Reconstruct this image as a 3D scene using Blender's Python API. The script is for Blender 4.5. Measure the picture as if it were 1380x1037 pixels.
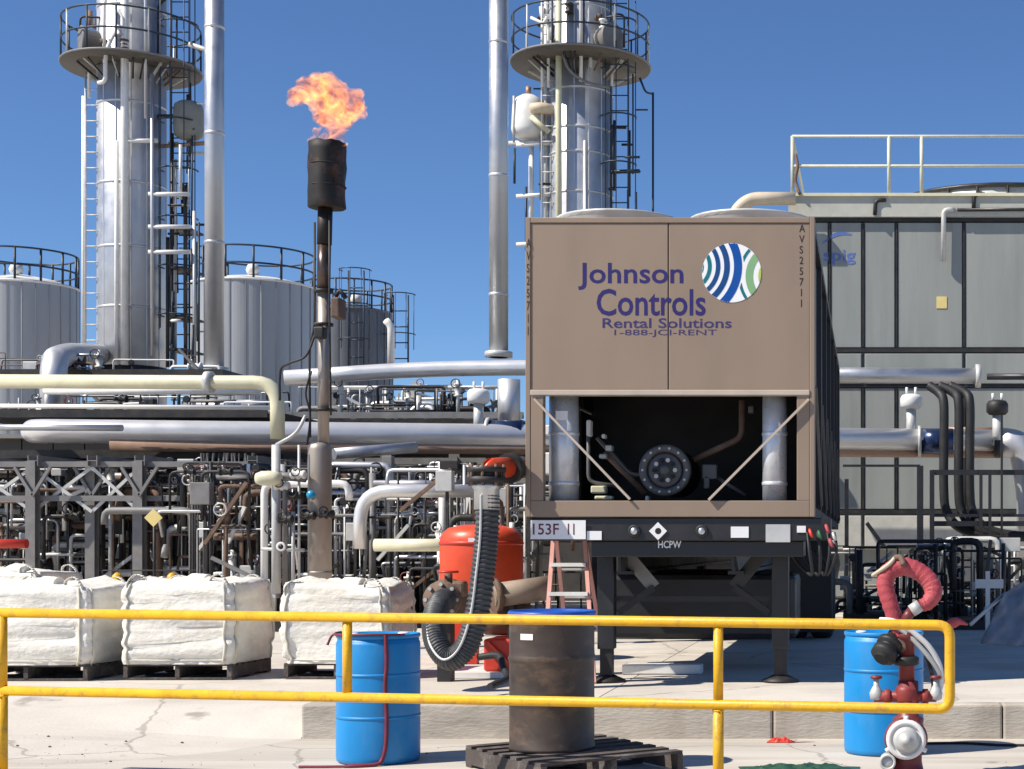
import bpy, math, random
from mathutils import Vector, Matrix, noise as mnoise
PI = math.pi
R = math.radians
for o in list(bpy.data.objects): bpy.data.objects.remove(o)
sc = bpy.context.scene
COL = sc.collection

# ------------------------------------------------------------------ camera, sky, sun, exposure
F, CX, CY, ZC = 2080.0, 1172.0, 735.0, 1.50        # lens in photo pixels, principal point, eye height
cam_d = bpy.data.cameras.new('camera')
cam = bpy.data.objects.new('camera', cam_d); COL.objects.link(cam)
cam.location = (0, 0, ZC); cam.rotation_euler = (R(90), 0, 0)
cam_d.sensor_width = 36; cam_d.sensor_fit = 'HORIZONTAL'
cam_d.lens = F / 1380 * 36
cam_d.shift_x = (690 - CX) / 1380
cam_d.shift_y = (CY - 518.5) / 1380
cam_d.clip_end = 3000
sc.camera = cam

SUN_EL, SUN_A = R(47), R(27)
to_sun = Vector((-math.cos(SUN_EL) * math.cos(SUN_A), -math.cos(SUN_EL) * math.sin(SUN_A), math.sin(SUN_EL)))
w = bpy.data.worlds.new('World'); sc.world = w; w.use_nodes = True
nt = w.node_tree; nt.nodes.clear()
out = nt.nodes.new('ShaderNodeOutputWorld'); bg = nt.nodes.new('ShaderNodeBackground')
sky = nt.nodes.new('ShaderNodeTexSky'); sky.sky_type = 'NISHITA'; sky.sun_disc = False
sky.sun_elevation = SUN_EL; sky.sun_rotation = math.atan2(to_sun.x, to_sun.y)
sky.altitude = 0; sky.air_density = 0.8; sky.dust_density = 0.0; sky.ozone_density = 10
bg.inputs['Strength'].default_value = 0.100
nt.links.new(sky.outputs[0], bg.inputs[0]); nt.links.new(bg.outputs[0], out.inputs[0])
sl = bpy.data.lights.new('sun', 'SUN'); sl.energy = 5.0; sl.angle = R(0.53); sl.color = (1.0, 0.93, 0.82)
so = bpy.data.objects.new('sun', sl); COL.objects.link(so); so.location = (-10, -5, 30)
so.rotation_euler = to_sun.to_track_quat('Z', 'Y').to_euler()
vs = sc.view_settings
vs.view_transform = 'Standard'; vs.look = 'None'; vs.exposure = 0.36; vs.gamma = 1; vs.use_curve_mapping = False
try:
    sc.cycles.max_bounces = 8; sc.cycles.diffuse_bounces = 2; sc.cycles.volume_step_rate = 1.0
except Exception: pass

# ------------------------------------------------------------------ helpers
def W(px, py, d): return Vector(((px - CX) * d / F, d, ZC + (CY - py) * d / F))
def X(px, d): return (px - CX) * d / F
def Z(py, d): return ZC + (CY - py) * d / F
def RW(wpx, px, d):                                  # radius of an upright cylinder that shows wpx wide
    t = (px - CX) / F
    return wpx / 2 * d / F / math.sqrt(1 + t * t)
ZP = 0.264                                           # level of the raised concrete pad

class MB:
    def __init__(s): s.v = []; s.f = []; s.sm = []
    def face(s, pts, smooth=False):
        n = len(s.v); s.v += [Vector(p) for p in pts]; s.f.append(tuple(range(n, n + len(pts)))); s.sm.append(smooth); return s
    def box(s, a, b, M=None):
        (x0, y0, z0), (x1, y1, z1) = a, b
        if x0 > x1: x0, x1 = x1, x0
        if y0 > y1: y0, y1 = y1, y0
        if z0 > z1: z0, z1 = z1, z0
        n = len(s.v)
        P = [Vector(p) for p in ((x0,y0,z0),(x1,y0,z0),(x1,y1,z0),(x0,y1,z0),(x0,y0,z1),(x1,y0,z1),(x1,y1,z1),(x0,y1,z1))]
        if M is not None: P = [M @ p for p in P]
        s.v += P
        for q in ((0,3,2,1),(4,5,6,7),(0,1,5,4),(1,2,6,5),(2,3,7,6),(3,0,4,7)):
            s.f.append(tuple(n + i for i in q)); s.sm.append(False)
        return s
    def bar(s, p0, p1, w, h=None, up=None):          # rectangular bar between two points
        p0, p1 = Vector(p0), Vector(p1); h = w if h is None else h
        d = (p1 - p0); L = d.length; d.normalize()
        u = Vector(up) if up else (Vector((0, 0, 1)) if abs(d.z) < .9 else Vector((0, 1, 0)))
        a = d.cross(u).normalized(); b = a.cross(d)
        M = Matrix((a, d, b)).transposed().to_4x4(); M.translation = p0
        return s.box((-w/2, 0, -h/2), (w/2, L, h/2), M)
    def tube(s, pts, r, n=10, caps=True, closed=False):
        pts = [Vector(p) for p in pts]; N = len(pts)
        rr = r if isinstance(r, (list, tuple)) else [r] * N
        base = len(s.v); prev = None
        for i, p in enumerate(pts):
            if closed: t = (pts[(i+1) % N] - pts[i-1])
            else: t = pts[min(i+1, N-1)] - pts[max(i-1, 0)]
            t.normalize()
            if prev is None:
                u = Vector((0, 0, 1)) if abs(t.z) < .9 else Vector((1, 0, 0))
                a = t.cross(u).normalized()
            else:
                a = (prev - t * prev.dot(t)).normalized()
            prev = a; b = t.cross(a)
            for k in range(n):
                an = 2 * PI * k / n
                s.v.append(p + (a * math.cos(an) + b * math.sin(an)) * rr[i])
        for i in range(N if closed else N - 1):
            j = (i + 1) % N
            for k in range(n):
                k2 = (k + 1) % n
                s.f.append((base+i*n+k, base+i*n+k2, base+j*n+k2, base+j*n+k)); s.sm.append(True)
        if caps and not closed:
            s.f.append(tuple(base + k for k in reversed(range(n)))); s.sm.append(False)
            s.f.append(tuple(base + (N-1)*n + k for k in range(n))); s.sm.append(False)
        return s
    def lathe(s, prof, c, axis='Z', n=24, smooth=True, a0=0, a1=2*PI):   # prof: (radius, height) list
        c = Vector(c); base = len(s.v); full = abs(a1 - a0 - 2*PI) < 1e-6; m = n if full else n + 1
        for (r, h) in prof:
            for k in range(m):
                an = a0 + (a1 - a0) * k / n
                x, y = r * math.cos(an), r * math.sin(an)
                p = {'Z': (x, y, h), 'Y': (x, h, -y), 'X': (h, x, y)}[axis]
                s.v.append(c + Vector(p))
        for i in range(len(prof) - 1):
            for k in range(n):
                k2 = (k + 1) % m
                s.f.append((base+i*m+k, base+i*m+k2, base+(i+1)*m+k2, base+(i+1)*m+k)); s.sm.append(smooth)
        if full:
            if prof[0][0] > 1e-4: s.f.append(tuple(base + k for k in reversed(range(m)))); s.sm.append(False)
            if prof[-1][0] > 1e-4: s.f.append(tuple(base + (len(prof)-1)*m + k for k in range(m))); s.sm.append(False)
        return s
    def cyl(s, p0, p1, r, n=16): return s.tube([p0, p1], r, n)
    def ring(s, c, rad, r, n=32, axis='Z', m=6):
        c = Vector(c); pts = []
        for k in range(n):
            a = 2*PI*k/n; x, y = rad*math.cos(a), rad*math.sin(a)
            pts.append(c + Vector({'Z': (x, y, 0), 'Y': (x, 0, y), 'X': (0, x, y)}[axis]))
        return s.tube(pts, r, m, closed=True)
    def build(s, name, mat, parent=None, bevel=0, **tags):
        me = bpy.data.meshes.new(name)
        if parent is not None: org = wloc(parent)
        else:
            xs = [p.x for p in s.v]; ys = [p.y for p in s.v]; zs = [p.z for p in s.v]
            org = Vector(((min(xs)+max(xs))/2, (min(ys)+max(ys))/2, min(zs)))
        me.from_pydata([tuple(p - org) for p in s.v], [], s.f)
        me.polygons.foreach_set('use_smooth', s.sm); me.update()
        me.materials.append(mat)
        o = bpy.data.objects.new(name, me); COL.objects.link(o)
        if parent is not None: o.parent = parent
        else: o.location = org
        if bevel:
            b = o.modifiers.new('bevel', 'BEVEL'); b.width = bevel; b.segments = 2; b.limit_method = 'ANGLE'; b.angle_limit = R(50)
        tag(o, **tags)
        return o

def wloc(o):
    p = Vector(o.location)
    while o.parent is not None: o = o.parent; p = p + Vector(o.location)
    return p
def tag(o, label=None, cat=None, group=None, kind=None):
    if label: o['label'] = label
    if cat: o['category'] = cat
    if group: o['group'] = group
    if kind: o['kind'] = kind
    return o
def thing(name, label, cat, loc, group=None):
    o = bpy.data.objects.new(name, None); COL.objects.link(o); o.location = loc
    o.empty_display_size = .2
    return tag(o, label, cat, group)
def dup(o, parent=None, loc=None, label=None, rz=None):
    c = o.copy(); COL.objects.link(c); c.parent = parent
    if loc is not None: c.location = loc
    if rz is not None: c.rotation_euler = (0, 0, rz)
    if label: c['label'] = label
    for ch in [k for k in bpy.data.objects if k.parent == o]: dup(ch, c)
    return c
def fillet(pts, r, n=5):
    pts = [Vector(p) for p in pts]; o = [pts[0]]
    for i in range(1, len(pts) - 1):
        p = pts[i]; a = (pts[i-1] - p); b = (pts[i+1] - p)
        rr = min(r, a.length * .49, b.length * .49)
        A, B = p + a.normalized() * rr, p + b.normalized() * rr
        for k in range(n + 1):
            t = k / n; o.append(A * (1-t)**2 + p * 2*t*(1-t) + B * t*t)
    o.append(pts[-1]); return o
def spline(pts, n=6):
    pts = [Vector(p) for p in pts]; P = [pts[0]] + pts + [pts[-1]]; o = []
    for i in range(1, len(P) - 2):
        for k in range(n):
            t = k / n; a, b, c, d = P[i-1], P[i], P[i+1], P[i+2]
            o.append(.5*((2*b) + (c-a)*t + (2*a-5*b+4*c-d)*t*t + (3*b-a-3*c+d)*t**3))
    o.append(pts[-1]); return o

# ------------------------------------------------------------------ materials
def mat(name, col, rough=.6, metal=0.0, var=.18, scale=5.0, bump=0.0, bscale=40.0, dirt=None, dirt_amt=.5, dirt_scale=2.0, stretch=(1,1,1), spec=.5, rvar=.12):
    m = bpy.data.materials.new(name); m.use_nodes = True; t = m.node_tree; N = t.nodes; L = t.links
    b = N['Principled BSDF']; b.inputs['Metallic'].default_value = metal
    b.inputs['Specular IOR Level'].default_value = spec
    tc = N.new('ShaderNodeTexCoord'); mp = N.new('ShaderNodeMapping'); mp.inputs['Scale'].default_value = stretch
    oi = N.new('ShaderNodeObjectInfo'); ad = N.new('ShaderNodeVectorMath'); ad.operation = 'ADD'
    ml = N.new('ShaderNodeMath'); ml.operation = 'MULTIPLY'; ml.inputs[1].default_value = 37.0
    L.new(oi.outputs['Random'], ml.inputs[0]); L.new(tc.outputs['Object'], ad.inputs[0]); L.new(ml.outputs[0], ad.inputs[1])
    L.new(ad.outputs[0], mp.inputs[0])
    n1 = N.new('ShaderNodeTexNoise'); n1.inputs['Scale'].default_value = scale; n1.inputs['Detail'].default_value = 6; n1.inputs['Roughness'].default_value = .6
    L.new(mp.outputs[0], n1.inputs['Vector'])
    rp = N.new('ShaderNodeMapRange'); rp.inputs['From Min'].default_value = .3; rp.inputs['From Max'].default_value = .7
    rp.inputs['To Min'].default_value = 1 - var; rp.inputs['To Max'].default_value = 1 + var * .6
    L.new(n1.outputs['Fac'], rp.inputs['Value'])
    mx = N.new('ShaderNodeVectorMath'); mx.operation = 'SCALE'; mx.inputs[0].default_value = col[:3]; L.new(rp.outputs[0], mx.inputs['Scale'])
    last = mx.outputs[0]
    if dirt:
        n2 = N.new('ShaderNodeTexNoise'); n2.inputs['Scale'].default_value = dirt_scale; n2.inputs['Detail'].default_value = 9; n2.inputs['Roughness'].default_value = .7
        L.new(mp.outputs[0], n2.inputs['Vector'])
        r2 = N.new('ShaderNodeMapRange'); r2.inputs['From Min'].default_value = .52; r2.inputs['From Max'].default_value = .7; r2.inputs['To Max'].default_value = dirt_amt
        L.new(n2.outputs['Fac'], r2.inputs['Value'])
        mm = N.new('ShaderNodeMix'); mm.data_type = 'RGBA'; L.new(r2.outputs[0], mm.inputs['Factor']); L.new(last, mm.inputs['A']); mm.inputs['B'].default_value = (*dirt, 1)
        last = mm.outputs['Result']
    L.new(last, b.inputs['Base Color'])
    rr = N.new('ShaderNodeMapRange'); rr.inputs['From Min'].default_value = .3; rr.inputs['From Max'].default_value = .7
    rr.inputs['To Min'].default_value = max(.05, rough - rvar); rr.inputs['To Max'].default_value = min(1, rough + rvar)
    L.new(n1.outputs['Fac'], rr.inputs['Value']); L.new(rr.outputs[0], b.inputs['Roughness'])
    if bump:
        n3 = N.new('ShaderNodeTexNoise'); n3.inputs['Scale'].default_value = bscale; n3.inputs['Detail'].default_value = 5
        L.new(mp.outputs[0], n3.inputs['Vector'])
        bp = N.new('ShaderNodeBump'); bp.inputs['Strength'].default_value = bump; bp.inputs['Distance'].default_value = .02
        L.new(n3.outputs['Fac'], bp.inputs['Height']); L.new(bp.outputs[0], b.inputs['Normal'])
    return m

C_yard = mat('yard_concrete', (.56,.51,.44), .9, var=.16, scale=.7, bump=.25, bscale=25, dirt=(.30,.26,.22), dirt_amt=.6, dirt_scale=1.1, stretch=(.22,1.9,1))
C_pad = mat('pad_concrete', (.60,.55,.48), .9, var=.14, scale=.9, bump=.2, bscale=30, dirt=(.33,.29,.25), dirt_amt=.5, dirt_scale=.7)
C_curb = mat('curb_concrete', (.50,.45,.38), .9, var=.2, scale=2.5, bump=.3, bscale=30, dirt=(.24,.20,.17), dirt_amt=.6, dirt_scale=2.2, stretch=(.6,1,2.2))
def concrete_extra(m, streak=(.12,3.0,1), amt=.45, crack=True):
    t = m.node_tree; N = t.nodes; L = t.links; b = N['Principled BSDF']
    src = b.inputs['Base Color'].links[0].from_socket
    tc = N.new('ShaderNodeTexCoord'); mp = N.new('ShaderNodeMapping'); mp.inputs['Scale'].default_value = streak; L.new(tc.outputs['Object'], mp.inputs[0])
    n = N.new('ShaderNodeTexNoise'); n.inputs['Scale'].default_value = 1.0; n.inputs['Detail'].default_value = 8; n.inputs['Roughness'].default_value = .62; n.inputs['Distortion'].default_value = .4
    L.new(mp.outputs[0], n.inputs['Vector'])
    r = N.new('ShaderNodeMapRange'); r.inputs['From Min'].default_value = .50; r.inputs['From Max'].default_value = .68; r.inputs['To Max'].default_value = amt; L.new(n.outputs['Fac'], r.inputs['Value'])
    mx = N.new('ShaderNodeMix'); mx.data_type = 'RGBA'; L.new(r.outputs[0], mx.inputs['Factor']); L.new(src, mx.inputs['A']); mx.inputs['B'].default_value = (.27,.225,.175,1)
    out_ = mx.outputs['Result']
    # oil spots
    n2 = N.new('ShaderNodeTexNoise'); n2.inputs['Scale'].default_value = 1.7; n2.inputs['Detail'].default_value = 4; L.new(tc.outputs['Object'], n2.inputs['Vector'])
    r2 = N.new('ShaderNodeMapRange'); r2.inputs['From Min'].default_value = .66; r2.inputs['From Max'].default_value = .72; r2.inputs['To Max'].default_value = .55; L.new(n2.outputs['Fac'], r2.inputs['Value'])
    m2 = N.new('ShaderNodeMix'); m2.data_type = 'RGBA'; L.new(r2.outputs[0], m2.inputs['Factor']); L.new(out_, m2.inputs['A']); m2.inputs['B'].default_value = (.16,.13,.11,1); out_ = m2.outputs['Result']
    if crack:
        v = N.new('ShaderNodeTexVoronoi'); v.feature = 'DISTANCE_TO_EDGE'; v.inputs['Scale'].default_value = .27
        nd = N.new('ShaderNodeTexNoise'); nd.inputs['Scale'].default_value = 2.2; nd.inputs['Detail'].default_value = 5; L.new(tc.outputs['Object'], nd.inputs['Vector'])
        ad = N.new('ShaderNodeMixRGB'); ad.blend_type = 'ADD'; ad.inputs[0].default_value = .35; L.new(tc.outputs['Object'], ad.inputs[1]); L.new(nd.outputs['Color'], ad.inputs[2])
        L.new(ad.outputs[0], v.inputs['Vector'])
        r3 = N.new('ShaderNodeMapRange'); r3.inputs['From Min'].default_value = .002; r3.inputs['From Max'].default_value = .005; r3.inputs['To Min'].default_value = .45; r3.inputs['To Max'].default_value = 0; L.new(v.outputs['Distance'], r3.inputs['Value'])
        m3 = N.new('ShaderNodeMix'); m3.data_type = 'RGBA'; L.new(r3.outputs[0], m3.inputs['Factor']); L.new(out_, m3.inputs['A']); m3.inputs['B'].default_value = (.15,.13,.11,1); out_ = m3.outputs['Result']
    L.new(out_, b.inputs['Base Color'])
concrete_extra(C_yard, amt=.5); concrete_extra(C_pad, streak=(.3,1.2,1), amt=.4); concrete_extra(C_curb, streak=(1.6,1,.5), amt=.5, crack=False)
TAN = mat('tan_paint', (.285,.210,.152), .5, var=.10, scale=1.6, dirt=(.22,.165,.125), dirt_amt=.30, dirt_scale=1.6, stretch=(1,1,.30), bump=.10, bscale=1.8)
TAN_L = mat('light_tan_paint', (.50,.42,.34), .5, var=.1)
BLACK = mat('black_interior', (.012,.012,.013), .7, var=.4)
DARKST = mat('dark_steel', (.030,.028,.027), .55, metal=.2, var=.35, dirt=(.07,.05,.04), dirt_amt=.5, dirt_scale=5)
BLKPAINT = mat('black_paint', (.022,.022,.024), .42, var=.3)
GALV = mat('galvanized_steel', (.62,.64,.66), .38, metal=.85, var=.2, scale=7)
ALU = mat('aluminium_jacket', (.52,.53,.55), .46, metal=.8, var=.10, scale=3, rvar=.08)
ALUB = mat('bright_aluminium_jacket', (.80,.78,.76), .36, metal=.5, var=.08, scale=2, rvar=.05)
ALU2 = mat('dull_aluminium_jacket', (.60,.60,.61), .5, metal=.75, var=.14, scale=2.2, dirt=(.35,.33,.31), dirt_amt=.4, stretch=(1,1,.3))
WHITE = mat('white_paint', (.78,.77,.74), .5, var=.08, dirt=(.5,.45,.38), dirt_amt=.4)
CREAM = mat('cream_paint', (.66,.63,.44), .5, var=.08, dirt=(.42,.38,.25), dirt_amt=.4)
BEIGE = mat('beige_paint', (.62,.52,.38), .55, var=.1)
GREYST = mat('grey_painted_steel', (.20,.195,.19), .55, var=.2, dirt=(.18,.13,.10), dirt_amt=.5, dirt_scale=4)
LGREY = mat('light_grey_steel', (.55,.55,.53), .5, metal=.2, var=.15)
RUSTPIPE = mat('weathered_stainless', (.42,.37,.32), .5, metal=.5, var=.3, scale=4, dirt=(.22,.16,.11), dirt_amt=.6, stretch=(1,1,.4))
BROWN = mat('brown_rusty_iron', (.16,.10,.07), .75, var=.4, dirt=(.28,.17,.10), dirt_amt=.6, dirt_scale=6, bump=.2)
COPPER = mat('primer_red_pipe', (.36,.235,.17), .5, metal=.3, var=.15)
YELLOW = mat('yellow_paint', (.76,.41,.010), .48, var=.10, scale=8, dirt=(.30,.17,.05), dirt_amt=.7, dirt_scale=14, bump=.12, bscale=45)
BLUE = mat('blue_plastic', (.006,.235,.58), .45, var=.10, dirt=(.10,.27,.48), dirt_amt=.45, dirt_scale=4, stretch=(1,1,.5))
BLUELID = mat('blue_lid', (.015,.09,.42), .4, var=.12)
DRUMBLK = mat('weathered_black_drum', (.062,.044,.033), .5, var=.35, scale=4, dirt=(.19,.115,.07), dirt_amt=.75, dirt_scale=3, stretch=(1,1,2))
RED = mat('red_paint', (.60,.045,.022), .42, var=.12, dirt=(.35,.04,.03), dirt_amt=.5)
REDOR = mat('orange_red_paint', (.72,.075,.022), .42, var=.12)
MAROON = mat('maroon_paint', (.20,.035,.035), .5, var=.25, dirt=(.08,.03,.03), dirt_amt=.5)
PINK = mat('faded_red_hose', (.42,.06,.075), .62, var=.16, scale=8, dirt=(.52,.20,.20), dirt_amt=.5, dirt_scale=6, bump=.3, bscale=90)
RUBBER = mat('black_rubber', (.02,.02,.021), .6, var=.3)
HOSE = mat('grey_hose', (.05,.052,.055), .5, var=.3, dirt=(.2,.2,.2), dirt_amt=.5, dirt_scale=8)
WOODP = mat('grey_pallet_wood', (.25,.215,.19), .85, var=.35, scale=4, stretch=(1,1,6), bump=.4, bscale=50)
WOODD = mat('dark_pallet_wood', (.085,.07,.062), .85, var=.4, scale=4, bump=.4, bscale=50, dirt=(.30,.27,.24), dirt_amt=.6, dirt_scale=5)
GREEN = mat('green_tarp', (.022,.085,.05), .55, var=.3, dirt=(.25,.33,.28), dirt_amt=.4, dirt_scale=9)
BAG = mat('woven_white_plastic', (.80,.765,.68), .62, var=.14, scale=4, bump=.6, bscale=13, dirt=(.56,.49,.36), dirt_amt=.45, dirt_scale=2.8, stretch=(1,1,1.6))
PANEL = mat('grey_fibreglass', (.275,.29,.27), .6, var=.12, scale=1.4, dirt=(.17,.175,.155), dirt_amt=.4, dirt_scale=1.2, stretch=(1.6,1,.16), bump=.06, bscale=1.2)
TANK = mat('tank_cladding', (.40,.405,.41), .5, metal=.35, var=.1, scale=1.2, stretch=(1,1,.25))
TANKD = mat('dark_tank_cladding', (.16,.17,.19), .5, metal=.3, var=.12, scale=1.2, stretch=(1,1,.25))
NAVYST = mat('dark_navy_steel', (.02,.035,.055), .5, var=.2)
ORANGE = mat('orange_fibreglass', (.72,.36,.30), .5, var=.12)
NAVY = mat('navy_print', (.014,.007,.12), .6, var=.04)
PURPLE = mat('faded_navy_print', (.04,.028,.13), .5, var=.3, scale=30)
INK = mat('black_print', (.02,.012,.012), .6, var=.2)
REDINK = mat('dark_red_print', (.17,.03,.06), .6, var=.3, scale=40)
SIGNW = mat('sign_white', (.84,.83,.82), .45, var=.04)
LBLUE = mat('light_blue_print', (.10,.16,.42), .5, var=.2)
YTAG = mat('yellow_tag', (.72,.58,.22), .5, var=.1)
BLKSOOT = mat('sooty_black_steel', (.016,.014,.013), .6, metal=.2, var=.4, scale=4, dirt=(.17,.065,.04), dirt_amt=.65, dirt_scale=3.5)
BRONZE = mat('heat_stained_steel', (.12,.085,.07), .38, metal=.7, var=.4, scale=3)
L_TEAL = mat('logo_teal', (.0,.16,.19), .4, var=.02); L_BLUE = mat('logo_blue', (.0,.055,.21), .4, var=.02)
L_BLUE2 = mat('logo_bright_blue', (.0,.07,.33), .4, var=.02); L_GRN = mat('logo_green', (.22,.42,.20), .4, var=.02)
L_LIME = mat('logo_lime', (.45,.55,.07), .4, var=.02); L_WHITE = mat('logo_white', (.85,.85,.85), .4, var=.02)

# ------------------------------------------------------------------ text
def text_pts(txt, bold=.0, space=1.0):
    cu = bpy.data.curves.new('t', 'FONT'); cu.body = txt; cu.offset = bold; cu.space_character = space; cu.resolution_u = 3
    o = bpy.data.objects.new('t', cu); COL.objects.link(o)
    dg = bpy.context.evaluated_depsgraph_get(); dg.update()
    me = bpy.data.meshes.new_from_object(o.evaluated_get(dg))
    v = [Vector(p.co) for p in me.vertices]; f = [tuple(p.vertices) for p in me.polygons]
    bpy.data.objects.remove(o); bpy.data.curves.remove(cu); bpy.data.meshes.remove(me)
    return v, f
def text_box(txt, x0, x1, z0, z1, y, name, m, parent, bold=.0, space=1.0, vertical=False):
    """print laid flat on a face that looks towards -Y, filling the given rectangle"""
    v, f = text_pts(txt, bold, space)
    if vertical: v = [Vector((p.y, -p.x, 0)) for p in v]
    ax, bx = min(p.x for p in v), max(p.x for p in v); ay, by = min(p.y for p in v), max(p.y for p in v)
    b = MB()
    b.v = [Vector((x0 + (p.x-ax)/(bx-ax)*(x1-x0), y, z0 + (p.y-ay)/(by-ay)*(z1-z0))) for p in v]
    b.f = f; b.sm = [False]*len(f)
    return b.build(name, m, parent)
def text_px(txt, px0, px1, py0, py1, d, name, m, parent, off=.0015, **k):
    return text_box(txt, X(px0, d), X(px1, d), Z(py1, d), Z(py0, d), d - off, name, m, parent, **k)

# ------------------------------------------------------------------ the setting: yard, raised pad with kerb
D_CURB = 11.95
b = MB()
b.face([(-900,-300,0),(900,-300,0),(900,1500,0),(-900,1500,0)])
b.build('ground', C_yard, kind='structure')
XL_PAD = X(405, D_CURB)
b = MB()                                             # slab sheet with the ramp on its left
def ramp_z(x_, y_):
    pr = [(10.2, -.004), (11.0, .012), (11.95, .09), (13.0, .225), (13.7, ZP), (70, ZP)]
    for (ya, za), (yb, zb2) in zip(pr, pr[1:]):
        if ya <= y_ <= yb: z_ = za + (zb2-za)*(y_-ya)/(yb-ya); break
    if y_ < D_CURB + .01:
        f_ = min(1, max(0, (XL_PAD - x_)/2.2)); f_ = f_*f_*(3-2*f_); z_ = -.004 + (z_+.004)*f_ + .004*(1-f_)*(y_-10.2)/1.75
    return z_
xs = [-60, -40, -25, -16, -12, -9.5, -8] + [XL_PAD - 3 + .15*i for i in range(21)]
ys_ = [10.2, 10.6, 11.0, 11.25, 11.5, 11.75, 11.95, 12.3, 12.65, 13.0, 13.35, 13.7, 16, 20, 30, 70]
for i in range(len(xs) - 1):
    for y0, y1 in zip(ys_, ys_[1:]):
        b.face([(xs[i],y0,ramp_z(xs[i],y0)),(xs[i+1],y0,ramp_z(xs[i+1],y0)),(xs[i+1],y1,ramp_z(xs[i+1],y1)),(xs[i],y1,ramp_z(xs[i],y1))], True)
pad = b.build('concrete_ramp', C_pad, kind='structure')
b = MB()
edges = [XL_PAD, -2.2, 0.3, 2.8, 6.5, 12, 40]
ys = [D_CURB + .2, 16.0, 20.5, 26, 34, 70]
pad = thing('concrete_pad', None, None, (0, 12, ZP)); pad['kind'] = 'structure'
for i in range(len(edges) - 1):
    for j in range(len(ys) - 1):
        g = .006
        MB().box((edges[i]+g, ys[j]+g, -.2), (edges[i+1]-g, ys[j+1]-g, ZP)).build('slab', C_pad, pad)
ce = [XL_PAD, -2.75, -.75, 1.03, 3.0, 5.2, 8, 12, 20, 40]
for i in range(len(ce) - 1):
    MB().box((ce[i]+.004, D_CURB, -.2), (ce[i+1]-.004, D_CURB+.2, ZP+.004)).build('kerb_block', C_curb, pad, bevel=.018)

# ------------------------------------------------------------------ yellow handrail
def railpt(px, top):
    t = px / 1280.0; d = 9.9 - .8 * t
    py = (826 + 17 * t) if top else (931 + 25 * t)
    return W(px, py, d)
rail = thing('handrail', 'yellow tubular handrail across the foreground with rounded closed right end', 'handrail', (railpt(640, True).x, 9.5, 0))
rr = .031
a, c = railpt(-60, True), railpt(1280, True); e, g = railpt(1280, False), railpt(-60, False)
MB().tube(fillet([a, c, e, g], .075, 6), rr, 12).build('rail_loop', YELLOW, rail)
for px in (3, 468, 968):
    p, q = railpt(px, True), railpt(px, False)
    MB().tube([p, q], rr*.96, 12).build('upright', YELLOW, rail)
    if px != 468:
        MB().tube([q, Vector((q.x, q.y, 0))], rr*1.05, 12).build('post', YELLOW, rail)
        MB().box((q.x-.09, q.y-.09, .001), (q.x+.09, q.y+.09, .014)).build('base_plate', YELLOW, rail)
        MB().ring(q - Vector((0,0,.035)), rr*1.02, .006, 16).build('weld_ring', YELLOW, rail)

# ------------------------------------------------------------------ drums
def drum(name, label, px, d, z0, r, h, m, kind, group=None):
    x = X(px, d); t = thing(name, label, 'drum', (x, d, z0), group)
    c = Vector((x, d, z0))
    if kind == 'plastic':
        prof = [(0,.0),(r*.93,0),(r*.985,.012),(r,.04),(r,h*.33),(r*.992,h*.345),(r*.992,h*.36),(r,h*.375),(r,h*.64),(r*.992,h*.655),(r*.992,h*.67),(r,h*.685),(r,h-.07),(r*.985,h-.055),(r*.97,h-.05),(r*.965,h-.02)]
        MB().lathe(prof, c, n=48).build('body', m, t)
        for an_ in (R(200), R(20)):
            MB().lathe([(.04,0),(.04,.012),(.03,.018),(0,.018)], c+Vector((r*.6*math.cos(an_), r*.6*math.sin(an_), h-.012)), n=14).build('bung', SIGNW, t)
        for q in (.335, .665): MB().lathe([(r*1.0,-.012),(r*1.014,0),(r*1.0,.012)], c+Vector((0,0,h*q+.02)), n=48).build('rolling_rib', m, t)
        MB().lathe([(r*.9,h-.03),(r*.975,h-.03),(r*1.0,h-.022),(r*1.0,h-.004),(r*.985,h),(r*.93,h),(r*.92,h-.012),(0,h-.012)], c, n=48).build('lid', m, t)
    else:
        prof = [(0,.004),(r*.95,.004),(r*.955,0),(r*1.005,0),(r*1.005,.02),(r*.985,.03)]
        for q in (.34, .66):
            prof += [(r*.985,h*q-.03),(r*1.0,h*q-.015),(r*1.02,h*q),(r*1.0,h*q+.015),(r*.985,h*q+.03)]
        prof += [(r*.985,h-.04),(r*.992,h-.03)]
        MB().lathe(prof, c, n=48).build('body', m, t)
        MB().lathe([(r*.95,h-.034),(r*1.01,h-.034),(r*1.022,h-.02),(r*1.022,h-.008),(r*.99,h+.004),(r*.96,h),(r*.95,h-.012),(0,h-.012)], c, n=48).build('lid', BLUELID, t)
        MB().ring(c + Vector((0,0,h-.04)), r*1.0, .008, 48).build('clamp_ring', BROWN, t)
    return t, c
t, c1 = drum('plastic_drum', 'blue plastic drum with red strap hanging down it, left of the black drum', 510, 10.75, 0.002, .281, .885, BLUE, 'plastic', 'blue plastic drums')
t, c2 = drum('steel_drum', 'weathered black steel drum with blue lid standing on a pallet', 744, 10.3, .147, .283, .915, DRUMBLK, 'steel')
MB().lathe([(.2825,.735),(.2825,.775)], c2, n=8, a0=R(236), a1=R(256)).build('paper_label', SIGNW, t)
t, c3 = drum('plastic_drum', 'blue plastic drum half hidden behind the fire hydrant', 1191, 11.2, 0.002, .288, .875, BLUE, 'plastic', 'blue plastic drums')
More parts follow.
